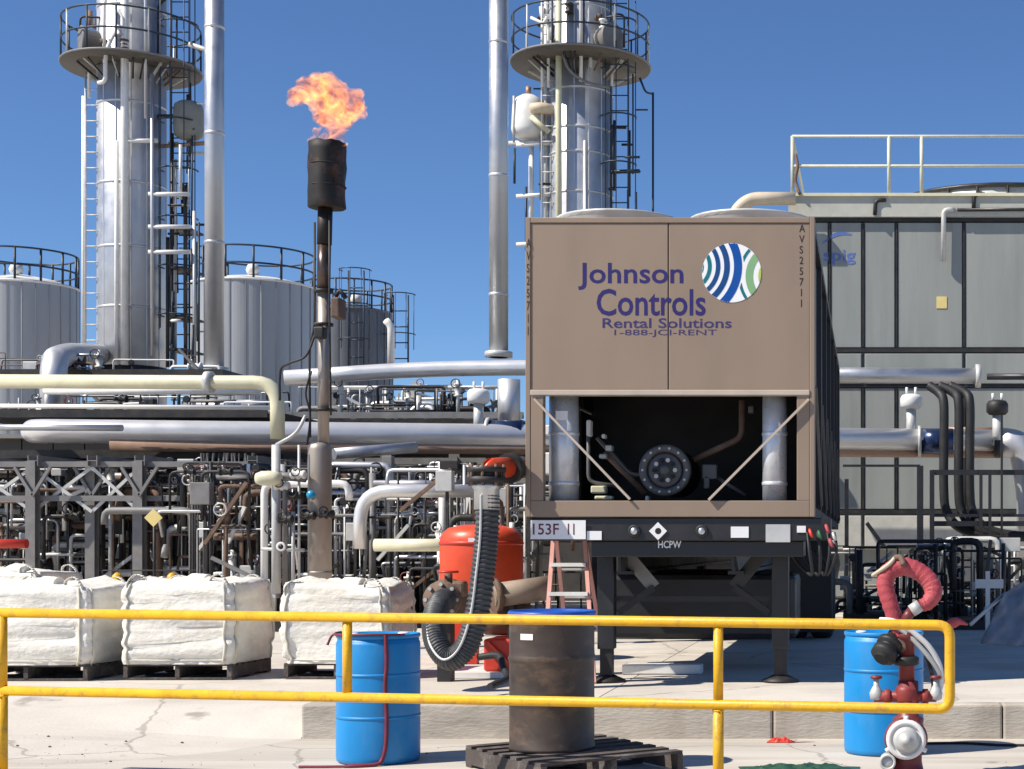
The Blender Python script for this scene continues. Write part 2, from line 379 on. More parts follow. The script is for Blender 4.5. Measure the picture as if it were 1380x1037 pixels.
# red strap over the left drum
st = thing('red_strap', 'dark red strap draped over the lid and down the blue drum', 'strap', (c1.x, c1.y, c1.z))
zt = c1.z + .885
def rim(an, rad, z): return Vector((c1.x + rad*math.cos(an), c1.y + rad*math.sin(an), z))
STR = mat('dark_red_strap', (.19,.022,.04), .6, var=.3, scale=12)
MB().tube([rim(R(180+a), .287, zt+.002+.004*math.sin(a)) for a in range(-12, 150, 6)], .009, 6).build('rim_run', STR, st)
p0 = rim(R(296), .287, zt)
path = [p0, rim(R(297), .292, zt-.03), rim(R(298), .292, zt-.2), rim(R(296), .292, zt-.35), rim(R(298), .292, zt-.55), rim(R(297), .292, zt-.74), rim(R(292), .293, zt-.845), rim(R(284), .31, .014), rim(R(262), .36, .012), rim(R(238), .44, .011), rim(R(222), .56, .011)]
MB().tube(spline(path, 5), [.014 if i < 42 else .009 for i in range(51)], 6).build('hanging_run', STR, st)
q = rim(R(186), .287, zt)
MB().tube(spline([q, q+Vector((-.03,-.005,-.02)), q+Vector((-.055,-.012,-.08))], 4), .009, 6).build('loose_end', STR, st)

# ------------------------------------------------------------------ pallets
def pallet(label, c, rz, L, Wd, m, group=None, h=.144, nd=7):
    t = thing('pallet', label, 'pallet', c, group)
    M = Matrix.Rotation(rz, 4, 'Z'); M.translation = Vector(c)
    for i in range(3):
        x = -Wd/2 + .02 + i * (Wd - .04) / 2
        MB().box((x-.02, -L/2, .02), (x+.02, L/2, h-.02), M).build('stringer', m, t)
    for i in range(nd):
        y = -L/2 + .05 + i * (L - .1) / (nd - 1)
        MB().box((-Wd/2, y-.045, h-.019), (Wd/2, y+.045, h), M).build('deck_board', m, t)
    for i in range(3):
        y = -L/2 + .05 + i * (L - .1) / 2
        MB().box((-Wd/2, y-.045, 0.001), (Wd/2, y+.045, .019), M).build('bottom_board', m, t)
    return t
pallet('dark weathered wooden pallet under the black drum', (X(772, 10.32), 10.32, .001), R(38), 1.14, 1.02, WOODD)

# ------------------------------------------------------------------ bulk bags on pallets
BAGST = mat('bag_webbing', (.66,.62,.52), .7, var=.2)
def bag(label, px0, px1, pytop, d, seed, lean=0.0, depth=.98, zbase=None, slump=.0):
    rng = random.Random(seed)
    zb = ZP + .146 if zbase is None else zbase
    x0, x1 = X(px0, d), X(px1, d); cx = (x0 + x1) / 2; wd = x1 - x0
    h = Z(pytop, d) - zb
    t = thing('bulk_bag', label, 'bulk bag', (cx, d + depth/2, zb), 'white bulk bags on pallets')
    b = MB(); n = 26; nz = 26
    off = Vector((seed*7.3, seed*3.1, seed*1.7))
    def shape(u, v, wz):        # u,v in -1..1 superellipse boundary, wz 0..1
        bulge = 1 + .035*math.sin(PI*min(1,wz*1.05)) - .05*max(0, wz-.88)/.12 - .03*max(0, .08-wz)/.08
        p = Vector((cx + u*wd/2*bulge + lean*wz, d + depth/2 + v*depth/2*bulge, zb + wz*h))
        q = Vector((p.x*2.2, p.y*2.2, p.z*5.5)) + off
        k = mnoise.fractal(q, 1.0, 2.0, 4) * .022 + mnoise.fractal(Vector((p.x*1.6, p.y*1.6, p.z*13)) + off, .9, 2.1, 4) * .016 + mnoise.fractal(Vector((p.x*9, p.y*9, p.z*3)) + off, .9, 2.1, 3) * .010
        ridge = -.03 * max(0, 1 - abs(mnoise.noise(Vector((p.x*1.7, p.y*1.7, p.z*4.5)) + off*2))*7)
        p += Vector((u, v, 0)).normalized() * (k + ridge + .012)
        p.z += mnoise.noise(Vector((p.x*2.5, p.y*2.5, 0)) + off) * .05 * wz - slump*wz*max(0, u)*.3
        return p
    N = 4*n
    def per(k):
        a = 2*PI*k/N + PI/4
        c_, s_ = math.cos(a), math.sin(a); e = .12
        return math.copysign(abs(c_)**e, c_), math.copysign(abs(s_)**e, s_)
    ringv = []
    for j in range(nz + 1):
        row = []
        for k in range(N):
            u, v = per(k); row.append(len(b.v)); b.v.append(shape(u, v, j/nz))
        ringv.append(row)
    for j in range(nz):
        for k in range(N):
            k2 = (k+1) % N; b.f.append((ringv[j][k], ringv[j][k2], ringv[j+1][k2], ringv[j+1][k])); b.sm.append(True)
    prev = ringv[-1]
    for j in range(1, 9):
        q = 1 - j/8.0; row = []
        for k in range(N):
            u, v = per(k); p = shape(u, v, 1.0); ctr = Vector((cx + lean, d + depth/2, p.z))
            pp = ctr.lerp(p, q)
            nn = mnoise.fractal(Vector((pp.x*4, pp.y*4, seed)), 1, 2, 4)
            pp.z += (1-q)**.6*.03 + nn*.055*min(1, (1-q)*4)
            row.append(len(b.v)); b.v.append(pp)
        for k in range(N):
            k2 = (k+1) % N; b.f.append((prev[k], prev[k2], row[k2], row[k])); b.sm.append(True)
        prev = row
    b.build('sack', BAG, t)
    for (sx, sy) in ((-1,-1),(1,-1),(-1,1),(1,1)):
        px_, py_ = cx + lean + sx*wd*.40, d + depth/2 + sy*depth*.42
        pts = spline([(px_-.12*sx, py_, zb+h-.06), (px_-.11*sx, py_-.02, zb+h+.03), (px_-.02*sx, py_-.05, zb+h+.045+rng.random()*.03), (px_+.05*sx, py_-.06, zb+h-.01), (px_+.06*sx, py_-.03, zb+h-.09)], 4)
        L = MB()
        for p, q in zip(pts, pts[1:]):
            L.face([p+Vector((0,-.025,0)), p+Vector((0,.025,0)), q+Vector((0,.025,0)), q+Vector((0,-.025,0))], True)
        lo = L.build('lifting_loop', BAG, t)
        so_ = lo.modifiers.new('thick', 'SOLIDIFY'); so_.thickness = .006
    for sx in (-1, 1):                               # webbing straps sewn down the front and right faces
        MB().tube([shape(sx*.86, -1.0, q/16.0) + Vector((0,-.004,0)) for q in range(0, 17)], .012, 6).build('corner_strap', BAGST, t)
        MB().tube([shape(1.0, sx*.86, q/16.0) + Vector((.004,0,0)) for q in range(0, 17)], .012, 6).build('corner_strap', BAGST, t)
    MB().tube([shape(-1+2*q/20.0, -1.0, .05) + Vector((0,-.003,0)) for q in range(1, 20)], .007, 5).build('hem_seam', BAGST, t)
    # tied filling spout lying on top
    z = zb + h
    MB().tube(spline([(cx+lean-.12, d+.40, z-.03), (cx+lean-.05, d+.36, z+.02), (cx+lean+.06, d+.28, z+.028), (cx+lean+.2, d+.22, z+.01)], 5), [.05,.05,.045,.04,.035,.03,.03,.035,.045,.05,.05,.05,.055,.055,.06,.06], 10).build('filling_spout', BAG, t)
    pallet({1:'dark pallet under the leftmost bulk bag', 2:'dark pallet under the middle bulk bag', 3:'dark pallet under the bulk bag behind the blue drum', 4:'dark pallet under the far slumped bulk bag'}[seed], (cx, d + depth/2, ZP+.004 if zbase is None else zb-.146), 0, depth*.96, wd*.98, WOODD, 'pallets under the bulk bags')
bag('leftmost white bulk bag, grubby and slumped, cut off by the photo edge', -52, 118, 789, 14.0, 1, slump=.04)
bag('white bulk bag between the two others, its front brightly sunlit', 163, 312, 785, 14.1, 2)
bag('white bulk bag standing behind the left blue drum', 380, 524, 790, 14.2, 3, lean=-.02, depth=.78)
bag('white bulk bag lying lower behind the leftmost bag', -60, 50, 770, 15.8, 4, slump=.05)

# ------------------------------------------------------------------ rental chiller on its trailer
D0 = 13.33
tx0, tx1 = X(708, D0), X(1098, D0); zt, zb_ = Z(293, D0), Z(697, D0); LEN = 11.1
zmid, zsill = Z(530, D0), Z(675, D0)
ch = thing('chiller_unit', 'tan rental chiller unit with company name on its front, mounted on a trailer', 'chiller', ((tx0+tx1)/2, D0, zb_))
pw = .155
seam = X(900.5, D0)
for x0, x1 in ((tx0+pw*.28, seam-.004), (seam+.004, tx1-pw*.28)):
    MB().box((x0, D0+.012, zmid+.03), (x1, D0+.04, zt-.05)).build('front_panel', TAN, ch, bevel=.006)
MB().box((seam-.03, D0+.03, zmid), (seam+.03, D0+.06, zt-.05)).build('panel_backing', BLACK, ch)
for x in (tx0, tx1-pw*.28):
    MB().box((x, D0, zb_), (x+pw*.28, D0+.14, zt)).build('corner_post', TAN, ch, bevel=.006)
for x in (tx0+pw*.28+.001, tx1-pw):
    MB().box((x, D0+.004, zsill), (x+pw*.72-.001, D0+.10, zmid)).build('opening_post', TAN, ch, bevel=.006)
MB().box((tx0+pw*.28, D0+.002, zt-.048), (tx1-pw*.28, D0+.14, zt-.001)).build('top_rail', TAN, ch, bevel=.006)
MB().box((tx0+pw*.28, D0-.012, zmid-.02), (tx1-pw*.28, D0+.10, zmid+.028)).build('middle_rail', TAN_L, ch, bevel=.006)
MB().box((tx0+pw*.28, D0+.001, zb_), (tx1-pw*.28, D0+.14, zsill)).build('sill_beam', TAN, ch, bevel=.006)
# enclosure behind
MB().box((tx0+.05, D0+.145, zt-.03), (tx1-.05, D0+LEN, zt-.002)).build('roof', TAN, ch)
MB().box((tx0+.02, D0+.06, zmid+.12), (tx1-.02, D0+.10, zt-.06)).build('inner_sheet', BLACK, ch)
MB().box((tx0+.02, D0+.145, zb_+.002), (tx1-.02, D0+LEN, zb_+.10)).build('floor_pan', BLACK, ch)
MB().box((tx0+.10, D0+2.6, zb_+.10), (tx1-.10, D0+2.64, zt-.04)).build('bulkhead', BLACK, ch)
nb = 6
for sx, side in ((tx1, 1), (tx0, -1)):
    for i in range(nb + 1):
        y = D0 + .16 + i * (LEN - .3) / nb
        MB().box((sx - side*.09, y, zb_+.1), (sx - side*.004, y+.09, zt-.03)).build('side_post', BLKPAINT if side > 0 else TAN, ch)  # right side's shade is put into the colour: black posts
        if i < nb:
            y2 = D0 + .16 + (i+1) * (LEN - .3) / nb
            MB().box((sx - side*.12, y+.091, zb_+1.12), (sx - side*.05, y2-.001, zt-.12)).build('coil_panel', BLKPAINT, ch)
            if not (side == -1 and i == 0):
                MB().box((sx - side*.10, y+.091, zb_+.11), (sx - side*.06, y2-.001, zb_+1.10)).build('side_door', BLKPAINT, ch)
            if side == 1:
                MB().bar((sx+.0, y+.1, zb_+1.15), (sx+.0, y2, zb_+.15), .025).build('side_brace', GREYST, ch)
    MB().box((sx - side*.06, D0+.145, zt-.10), (sx - side*.001, D0+LEN, zt-.031)).build('side_top_rail', BLKPAINT if side > 0 else TAN, ch)  # black on the right, shade of that side put into the colour
MB().box((tx0, D0+LEN-.02, zb_+.1), (tx1, D0+LEN, zt-.03)).build('rear_panel', TAN, ch)
# condenser fans on the roof
for j in range(6):
    for cx in (-2.37, -1.12):
        y = D0 + 1.25 + j*1.7
        f = MB().lathe([(.56,0),(.575,.03),(.565,.19),(.585,.205),(.585,.225),(.555,.225),(.54,.19),(.545,0)], (cx, y, zt-.002), n=32).build('fan_cowl', LGREY, ch)
        g = MB()
        for rr_ in (.15,.3,.45): g.ring((cx, y, zt+.21), rr_, .006, 24, m=4)
        for k in range(4):
            a = PI*k/4; g.bar((cx-.555*math.cos(a), y-.555*math.sin(a), zt+.215), (cx+.555*math.cos(a), y+.555*math.sin(a), zt+.215), .012)
        g.build('fan_guard', BLKPAINT, f)
GALVB = mat('bright_galvanized', (.74,.76,.79), .36, metal=.35, var=.15, scale=9)
# interior machinery in the open front bay
for px, wpx in ((760, 40), (1044, 33)):
    d = D0 + .30; x = X(px, d); r = RW(wpx, px, d)
    c_ = MB().lathe([(r,0),(r,zmid-zb_-.02)], (x, d, zb_+.1), n=32).build('receiver_cylinder', GALVB, ch)
    for zz in (.18, .62, 1.0):
        MB().lathe([(r*1.0,0),(r*1.05,.005),(r*1.05,.03),(r,.035)], (x, d, zb_+.1+zz), n=32).build('band', GALVB, c_)
    if px < 900: MB().box((x-.045, d-r-.012, zb_+.85), (x+.06, d-r+.03, zb_+.93)).build('sticker', SIGNW, c_)
for p, q in (((720,538),(849,673)), ((1090,538),(955,674))):
    MB().bar(W(*p, D0-.02), W(*q, D0-.02), .032, .02).build('brace', TAN_L, ch)
CASTG = mat('cast_grey', (.10,.10,.10), .5, var=.25)
d = D0 + .45; cx = X(896, d); cz = Z(634, d); r = 35*d/F
cm = MB().lathe([(0,.9),(r*.96,.9),(r*.96,.06),(r*1.0,.06),(r*1.0,0),(r*.93,-.015),(r*.74,-.015),(r*.70,.02),(r*.66,.045)], (cx, d, cz), axis='Y', n=40).build('compressor_motor', CASTG, ch)
MB().lathe([(r*.66,.05),(r*.66,.01),(r*.58,.0),(r*.20,.0),(r*.2,-.03),(r*.12,-.04),(0,-.04)], (cx, d, cz), axis='Y', n=32).build('end_cover', CASTG, cm)
for k in range(10):
    a = 2*PI*k/10
    p = Vector((cx + r*.40*math.cos(a), d-.004, cz + r*.40*math.sin(a)))
    MB().cyl(p, p+Vector((0,-.02,0)), r*.085, 10).build('vent_boss', BLACK if k % 2 else LGREY, cm)
for k in range(14):
    a = 2*PI*k/14; p = Vector((cx + r*.85*math.cos(a), d-.013, cz + r*.85*math.sin(a)))
    MB().cyl(p, p+Vector((0,-.02,0)), r*.05, 6).build('bolt', LGREY, cm)
for px, py, sx_, sy_, m in ((793,577,6,22,WHITE),(813,588,5,6,WHITE),(820,604,9,8,LGREY),(812,615,10,6,LGREY),(956,636,20,20,CASTG),(952,650,8,18,CASTG),(806,660,20,10,CREAM),(813,671,24,5,CREAM),(872,672,5,7,WHITE),(1012,552,8,10,CASTG),(737,580,8,14,WHITE),(737,625,9,30,WHITE)):
    dd = D0 + .6
    a_, b_ = W(px-sx_/2, py+sy_/2, dd), W(px+sx_/2, py-sy_/2, dd)
    MB().box((a_.x, dd, a_.z), (b_.x, dd+.12, b_.z)).build('fitting', m, ch, bevel=.012)
for pts, r_ in ((((793,570),(793,650),(830,655)), .018), (((815,610),(870,665)), .03), (((805,590),(850,640),(870,640)), .022), (((935,620),(1000,590),(1000,540)), .03), (((960,640),(1005,668)), .02)):
    MB().tube(fillet([W(p[0], p[1], D0+.72) for p in pts], .08), r_, 8).build('refrigerant_line', BROWN if r_ == .03 else CASTG, ch)
# lettering and emblem on the front
DP = D0 + .012
text_px('Johnson', 779, 921, 354.5, 391, DP, 'lettering', NAVY, ch, bold=.014)
text_px('Controls', 804, 951, 389.5, 426, DP, 'lettering', NAVY, ch, bold=.014)
text_px('Rental Solutions', 812, 986, 429, 442.5, DP, 'lettering', PURPLE, ch, bold=.012)
text_px('1-888-JCI-RENT', 828, 966, 444.5, 454.5, DP, 'lettering', PURPLE, ch, bold=.0)
text_px('A\nV\nS\n2\n5\n7\n1\n1', 1077, 1085, 303, 414, DP, 'lettering', INK, ch, bold=.01)
text_px('A\nV\nS\n2\n5\n7\n1\n1', 709.5, 715.5, 322, 452, D0, 'lettering', INK, ch, bold=.01)
ec = W(986, 368, DP); eR = 40*DP/F
em = MB().face([(ec.x+eR*math.cos(2*PI*k/72), DP-.003, ec.z+eR*math.sin(2*PI*k/72)) for k in range(72)]).build('emblem', L_WHITE, ch)
def band(cu, cv, r0, r1, test, m):
    b = MB(); nA, nR = 520, 5
    for i in range(nA):
        a0_, a1_ = 2*PI*i/nA, 2*PI*(i+1)/nA
        for j in range(nR):
            q0, q1 = r0+(r1-r0)*j/nR, r0+(r1-r0)*(j+1)/nR
            am, qm = (a0_+a1_)/2, (q0+q1)/2
            u, v = cu+qm*math.cos(am), cv+qm*math.sin(am)
            if u*u+v*v < .985 and test(u, v):
                b.face([(ec.x+eR*(cu+q*math.cos(a)), DP-.005, ec.z+eR*(cv+q*math.sin(a))) for q, a in ((q0,a0_),(q1,a0_),(q1,a1_),(q0,a1_))])
    if b.f: b.build('stripe', m, em)
CL = (-1.52, .22)
for r0, r1, m in ((1.60,1.87,L_BLUE2),(1.27,1.46,L_BLUE),(.99,1.14,L_BLUE),(.72,.85,L_TEAL),(.50,.58,L_TEAL)):
    band(*CL, r0, r1, lambda u, v: True, m)
right = lambda u, v: math.hypot(u-CL[0], v-CL[1]) > 1.93
band(1.62, -.12, 1.30, 1.40, lambda u, v: right(u, v) and v > 0, L_TEAL)
band(1.62, -.12, 1.30, 1.40, lambda u, v: right(u, v) and v < 0, L_TEAL)
for r0, r1, m in ((.90,1.15,L_GRN),(.58,.72,L_LIME)):
    band(1.62, -.12, r0, r1, right, m)

# trailer chassis
zd = zb_ - .006
tr = thing('trailer_chassis', 'black semi-trailer chassis with landing legs carrying the tan chiller', 'trailer', ((tx0+tx1)/2, D0+5, ZP))
MB().box((tx0+.03, D0+.03, zd-.20), (tx1+.14, D0+.22, zd)).build('front_beam', BLKPAINT, tr, bevel=.01)
MB().box((tx0+.55, D0+.10, zd-.34), (tx1-.10, D0+.5, zd-.201)).build('lower_beam', BLKPAINT, tr, bevel=.01)
for x in (-2.2, -1.2):
    MB().box((x-.07, D0+.23, zd-.03), (x+.07, D0+LEN, zd-.001)).box((x-.012, D0+.23, zd-.47), (x+.012, D0+LEN, zd-.03)).box((x-.07, D0+.501, zd-.5), (x+.07, D0+LEN, zd-.47)).build('main_rail', BLKPAINT, tr)
for i in range(9):
    y = D0 + 1.0 + i*1.15
    MB().box((tx0+.08, y, zd-.16), (tx1-.05, y+.08, zd-.04)).build('cross_member', BLKPAINT, tr)
for px in (818, 1052):
    d = 13.95; x = X(px, d)
    lg = MB().box((x-.075, d-.075, ZP+.30), (x+.075, d+.075, zd-.17)).build('landing_leg', BLKPAINT, tr, bevel=.008)
    MB().box((x-.055, d-.055, ZP+.05), (x+.055, d+.055, ZP+.31)).build('inner_leg', DARKST, lg)
    MB().lathe([(.17,0.005),(.17,.02),(.10,.05),(.06,.07)], (x, d, ZP), n=20).build('foot', DARKST, lg)
    sgn = 1 if px < 900 else -1
    MB().bar((x+.09*sgn, d, zd-.22), (x+.42*sgn, d+.05, zd-.62), .12, .03, up=(0,1,0)).build('gusset', GREYST if px < 900 else BLKPAINT, lg)
    MB().bar((x+.42*sgn, d+.04, zd-.62), (x+.10*sgn, d+.02, ZP+.62), .06).build('leg_brace', DARKST, lg)
a_, b_ = X(818, 13.95), X(1052, 13.95)
MB().bar((a_, 13.98, ZP+.75), (b_, 13.98, ZP+.75), .05).build('cross_shaft', DARKST, tr)
for yy in (20.6, 21.9):
    MB().cyl((tx0+.1, yy, ZP+.5), (tx1-.1, yy, ZP+.5), .07, 10).build('axle', DARKST, tr)
    for x in (tx0+.02, tx0+.36, tx1-.64, tx1-.30):
        w_ = MB().lathe([(.30,0),(.47,.0),(.5,.03),(.505,.06),(.505,.22),(.5,.25),(.47,.28),(.30,.28)], (x, yy, ZP+.508), axis='X', n=28).build('tyre', RUBBER, tr)
        MB().lathe([(0,.1),(.12,.1),(.14,.06),(.24,.06),(.30,.02),(.30,.26),(0,.26)], (x, yy, ZP+.508), axis='X', n=24).build('rim', GREYST, w_)
MB().box((tx0+.35, 15.3, ZP+.30), (tx1-.25, 16.2, zd-.52)).build('shade_box', BLKPAINT, tr, bevel=.06)  # black box added to darken the space under the trailer
MB().box((tx0+.05, 19.8, ZP+.12), (tx0+.75, 19.83, zd-.1)).build('shade_flap', RUBBER, tr)  # both rear flaps are added to darken the view beneath the chassis
MB().box((tx1-.70, 19.8, ZP+.12), (tx1-.02, 19.83, zd-.1)).build('shade_flap', RUBBER, tr)
MB().box((-2.35, 16.3, ZP+.55), (-1.0, 17.6, zd-.51)).build('tool_box', BLKPAINT, tr, bevel=.02)
# plates, lamps and couplings on the front beam
DF = D0 + .03
def plate(px0, px1, py0, py1, m, off=.003, name='plate', parent=None):
    a_, b_ = W(px0, py1, DF), W(px1, py0, DF)
    return MB().box((a_.x, DF-off-.006, a_.z), (b_.x, DF-off, b_.z)).build(name, m, parent or tr)
sg = plate(716, 790, 701.5, 727, SIGNW, .02, 'number_sign')
text_box('153F', X(719,DF), X(754,DF), Z(721,DF), Z(706,DF), DF-.0275, 'number_print', REDINK, sg, bold=.01)
text_box('11', X(766,DF), X(775,DF), Z(721,DF), Z(706,DF), DF-.0275, 'number_print', REDINK, sg, bold=.012)
plate(791, 811, 716, 728, SIGNW, .004, 'small_plate')
plate(985, 1009, 710, 725, SIGNW, .004, 'small_plate')
pg = plate(1032, 1065, 707, 731, LGREY, .004, 'junction_cover')
plate(1074, 1086, 709, 718, SIGNW, .004, 'small_plate')
for px in (855, 946):
    p = W(px, 716, DF)
    l_ = MB().lathe([(.055,0),(.055,-.02),(.045,-.025)], (p.x, p.y, p.z), axis='Y', n=20).build('marker_lamp', RUBBER, tr)
    MB().lathe([(.032,-.02),(.03,-.034),(.018,-.042),(0,-.045)], (p.x, p.y, p.z), axis='Y', n=16).build('lens', GALV, l_)
p = W(887, 716, DF); q = .055
MB().box((-q,-.01,-q),(q,0,q), Matrix.Translation((p.x,p.y-.004,p.z)) @ Matrix.Rotation(PI/4,4,'Y')).build('diamond_placard', SIGNW, tr)
p = W(887, 716, DF-.0145); MB().face([p+Vector((.028*math.cos(PI*k/8),0,.028*math.sin(PI*k/8))) for k in range(16)]).build('placard_mark', INK, tr)
text_box('HCPW', X(885.5,DF), X(917,DF), Z(739,D0+.1), Z(729,D0+.1), D0+.094, 'fleet_print', L_WHITE, tr, bold=.02)
for px, py, m in ((1091,714,RED),(1103,716,mat('green_coupling',(.02,.12,.05),.5)),(1113,708,PINK),(1122,718,LGREY),(1118,727,PINK)):
    p = W(px, py, D0-.0); MB().tube([p, p+Vector((.005,-.05,-.01)), p+Vector((.02,-.06,-.05)), p+Vector((.03,-.06,-.07))], [.012,.016,.016,.012], 10).build('air_coupling', m, tr)
for k, px in enumerate((1088, 1102, 1115, 1124)):
    MB().tube(spline([W(px,718,D0+.02), W(px+3,745,D0-.04), W(px+6-k*5,775,D0+.05), W(px-12,760,D0+.3), W(px-25,742,D0+.35)], 5), .014, 7).build('air_hose', RUBBER, tr)

# ------------------------------------------------------------------ red vessel, pump, big hose, duct
d = 16.4; px = 649; x = X(px, d); r = RW(112, px, d)
rv = thing('filter_vessel', 'red upright filter vessel with domed top behind the grey hose', 'vessel', (x, d, ZP))
ztop = Z(707, d)
MB().lathe([(0,.62-.10),(r*.6,.55),(r*.92,.64),(r,.74),(r,ztop-ZP-.17),(r*.96,ztop-ZP-.10),(r*.8,ztop-ZP-.04),(r*.45,ztop-ZP-.005),(0,ztop-ZP)], (x, d, ZP), n=40).build('shell', REDOR, rv)
for k in range(3):
    a = R(30+120*k); MB().box((x+r*.8*math.cos(a)-.05, d+r*.8*math.sin(a)-.05, ZP+.002), (x+r*.8*math.cos(a)+.05, d+r*.8*math.sin(a)+.05, ZP+.72)).build('leg', RED, rv)
MB().lathe([(r*1.01,0),(r*1.03,.01),(r*1.03,.03),(r*1.01,.04)], (x, d, ZP+ztop-ZP-.22), n=40).build('band', RED, rv)
p = W(640, 728, d-r-.01); MB().box((p.x-.07, p.y, p.z-.02), (p.x+.05, p.y+.05, p.z+.02)).build('name_plate', WHITE, rv)
for q in ((690, 712), (672, 703), (615, 716)):
    p = W(*q, d); MB().cyl(p-Vector((0,0,.12)), p+Vector((0,0,.06)), .03, 10).build('nozzle', LGREY, rv)
sk = thing('pump_skid', 'red steel pump skid on the pad beside the big grey hose', 'pump', (X(680,14.6), 14.6, ZP))
for px, py0, py1 in ((676, 800, 868),):
    a_ = W(655, 872, 14.5); b_ = W(700, 835, 14.5)
    MB().box((a_.x, 14.4, ZP+.06), (b_.x, 15.0, ZP+.36)).build('base_frame', RED, sk, bevel=.02)
    MB().bar((a_.x+.05, 14.38, ZP+.33), (b_.x-.02, 14.38, ZP+.09), .05, .02).build('diagonal', REDOR, sk)
    MB().lathe([(0,-.22),(.13,-.22),(.16,-.18),(.17,.2),(.13,.24),(0,.24)], (b_.x-.18, 14.7, ZP+.54), axis='X', n=22).build('pump_casing', BROWN, sk)
    MB().box((a_.x-.35, 14.3, ZP+.004), (b_.x+.05, 15.1, ZP+.055)).build('base_plate', WHITE, sk)
pv = thing('suction_valve', 'rusty brown flanged valve at the end of the grey hose', 'valve', (X(603,14.0), 14.0, ZP))
c = W(600, 808, 14.0)
MB().lathe([(0,-.12),(.17,-.12),(.17,-.07),(.11,-.06),(.12,.05),(.19,.06),(.19,.11),(.10,.12),(.10,.35),(0,.35)], c, axis='Y', n=26).build('body', BROWN, pv)
for k in range(8):
    a = 2*PI*k/8; p = c + Vector((.14*math.cos(a), -.12, .14*math.sin(a))); MB().cyl(p, p-Vector((0,.03,0)), .018, 6).build('bolt', LGREY, pv)
MB().cyl(c+Vector((.03,.0,.1)), c+Vector((.03,0,.24)), .035, 10).build('stem', BROWN, pv)
MB().ring(c+Vector((.03,0,.25)), .08, .013, 20, m=6).build('handwheel', RED, pv)
MB().box((c.x+.08,c.y-.1,c.z+.02),(c.x+.2,c.y+.05,c.z+.17)).build('actuator', BROWN, pv, bevel=.03)
MB().box((c.x-.06,c.y-.05,ZP+.002),(c.x+.06,c.y+.1,c.z-.1)).build('stand', DARKST, pv)

d = 13.0
hp = [W(657,668,d), W(656,720,d), W(651,770,d), W(643,828,d), W(628,872,d), W(607,888,d), W(589,868,d+.1), W(585,838,d+.3), W(592,815,d+.6), W(600,808,d+.88)]
sp = spline(hp, 14); N = len(sp)
# corrugated: resample densely
dense = []
for i in range(N-1):
    for k in range(3): dense.append(sp[i].lerp(sp[i+1], k/3))
rad = [.098 + .007*math.sin(i*1.25) for i in range(len(dense))]
hs = thing('large_hose', 'thick grey ribbed hose hanging in a loop beside the trailer', 'hose', (hp[4].x, d, ZP))
MB().tube(dense, rad, 18).build('ribbed_tube', HOSE, hs)
st_ = []
for i, p in enumerate(dense[:-30]):
    st_.append(p + Vector((-.028, -.104, 0)))
MB().tube(st_, .011, 6).build('white_stripe', LGREY, hs)
c = W(656, 655, d)
MB().lathe([(.105,-.20),(.105,-.03),(.12,-.02),(.12,.02)], c, n=24).build('hose_cuff', GALV, hs)
MB().lathe([(.12,.021),(.165,.025),(.165,.07),(.12,.08),(.12,.11),(.16,.115),(.16,.155),(.11,.16)], c, n=24).build('coupling', DARKST, hs)
for k in range(8):
    a = 2*PI*k/8; p = c + Vector((.143*math.cos(a), .143*math.sin(a), .0)); MB().cyl(p, p+Vector((0,0,.18)), .014, 6).build('bolt', BROWN, hs)
el = thing('red_elbow', 'orange-red pipe elbow feeding the top of the grey hose', 'pipe fitting', c+Vector((0,0,.16)))
MB().tube(fillet([c+Vector((0,0,.163)), W(660,632,d), W(686,630,d+.25)], .14, 7), .088, 16).build('bend', REDOR, el)
MB().tube([W(684,632,d+.23), W(690,631,d+.3)], .13, 18).build('flange', DARKST, el)
MB().tube([W(691,631,d+.31), W(706,630,d+.5)], .095, 16).build('stub', HOSE, el)
# pipe carrying it into the trailer bay
# tan duct behind ladder
b = MB().tube([W(665,803,14.4), W(742,792,14.6)], .115, 20)
du = b.build('tan_duct', mat('tan_duct', (.30,.23,.17), .6, var=.25, dirt=(.45,.42,.36), dirt_amt=.5), label='short tan pipe lying level behind the ladder and red pump', cat='pipe')
MB().tube([W(664,803,14.39), W(671,802,14.42)], .16, 20).build('flange', BROWN, du)
for px in (690, 730):
    p = W(px, 803, 14.5); MB().box((p.x-.03, 14.45, ZP+.002), (p.x+.03, 14.55, p.z-.08)).build('stand', DARKST, du)
# black hose lying on pad
MB().tube(spline([W(645,886,13.4)+Vector((0,0,0)), W(672,884,13.3), W(678,900,13.1), W(684,914,12.9), W(668,922,12.75), W(660,926,12.65)], 6), .03, 8).build('black_hose', RUBBER, label='short black hose drooping onto the pad by the hose loop', cat='hose')

# ------------------------------------------------------------------ stepladder
ld = thing('stepladder', 'orange fibreglass stepladder with pale steps below the number sign', 'ladder', (X(768,14.0), 14.2, ZP))
dt, db = 14.15, 13.75
tl, trr = W(746,722,dt), W(788,722,dt)
bl, br = Vector((X(731,db), db, ZP+.01)), Vector((X(801,db), db, ZP+.01))
for a_, b_ in ((tl, bl), (trr, br)): MB().bar(a_, b_, .036, .03, up=(0,1,0)).build('front_rail', ORANGE, ld)
for a_, b_ in ((tl+Vector((.01,.06,0)), bl+Vector((.06,.95,0))), (trr+Vector((-.01,.06,0)), br+Vector((-.06,.95,0)))):
    MB().bar(a_, b_, .035, .025, up=(0,1,0)).build('rear_rail', ORANGE, ld)
MB().box((tl.x-.05, dt-.08, tl.z), (trr.x+.05, dt+.16, tl.z+.04)).build('top_cap', ORANGE, ld, bevel=.01)
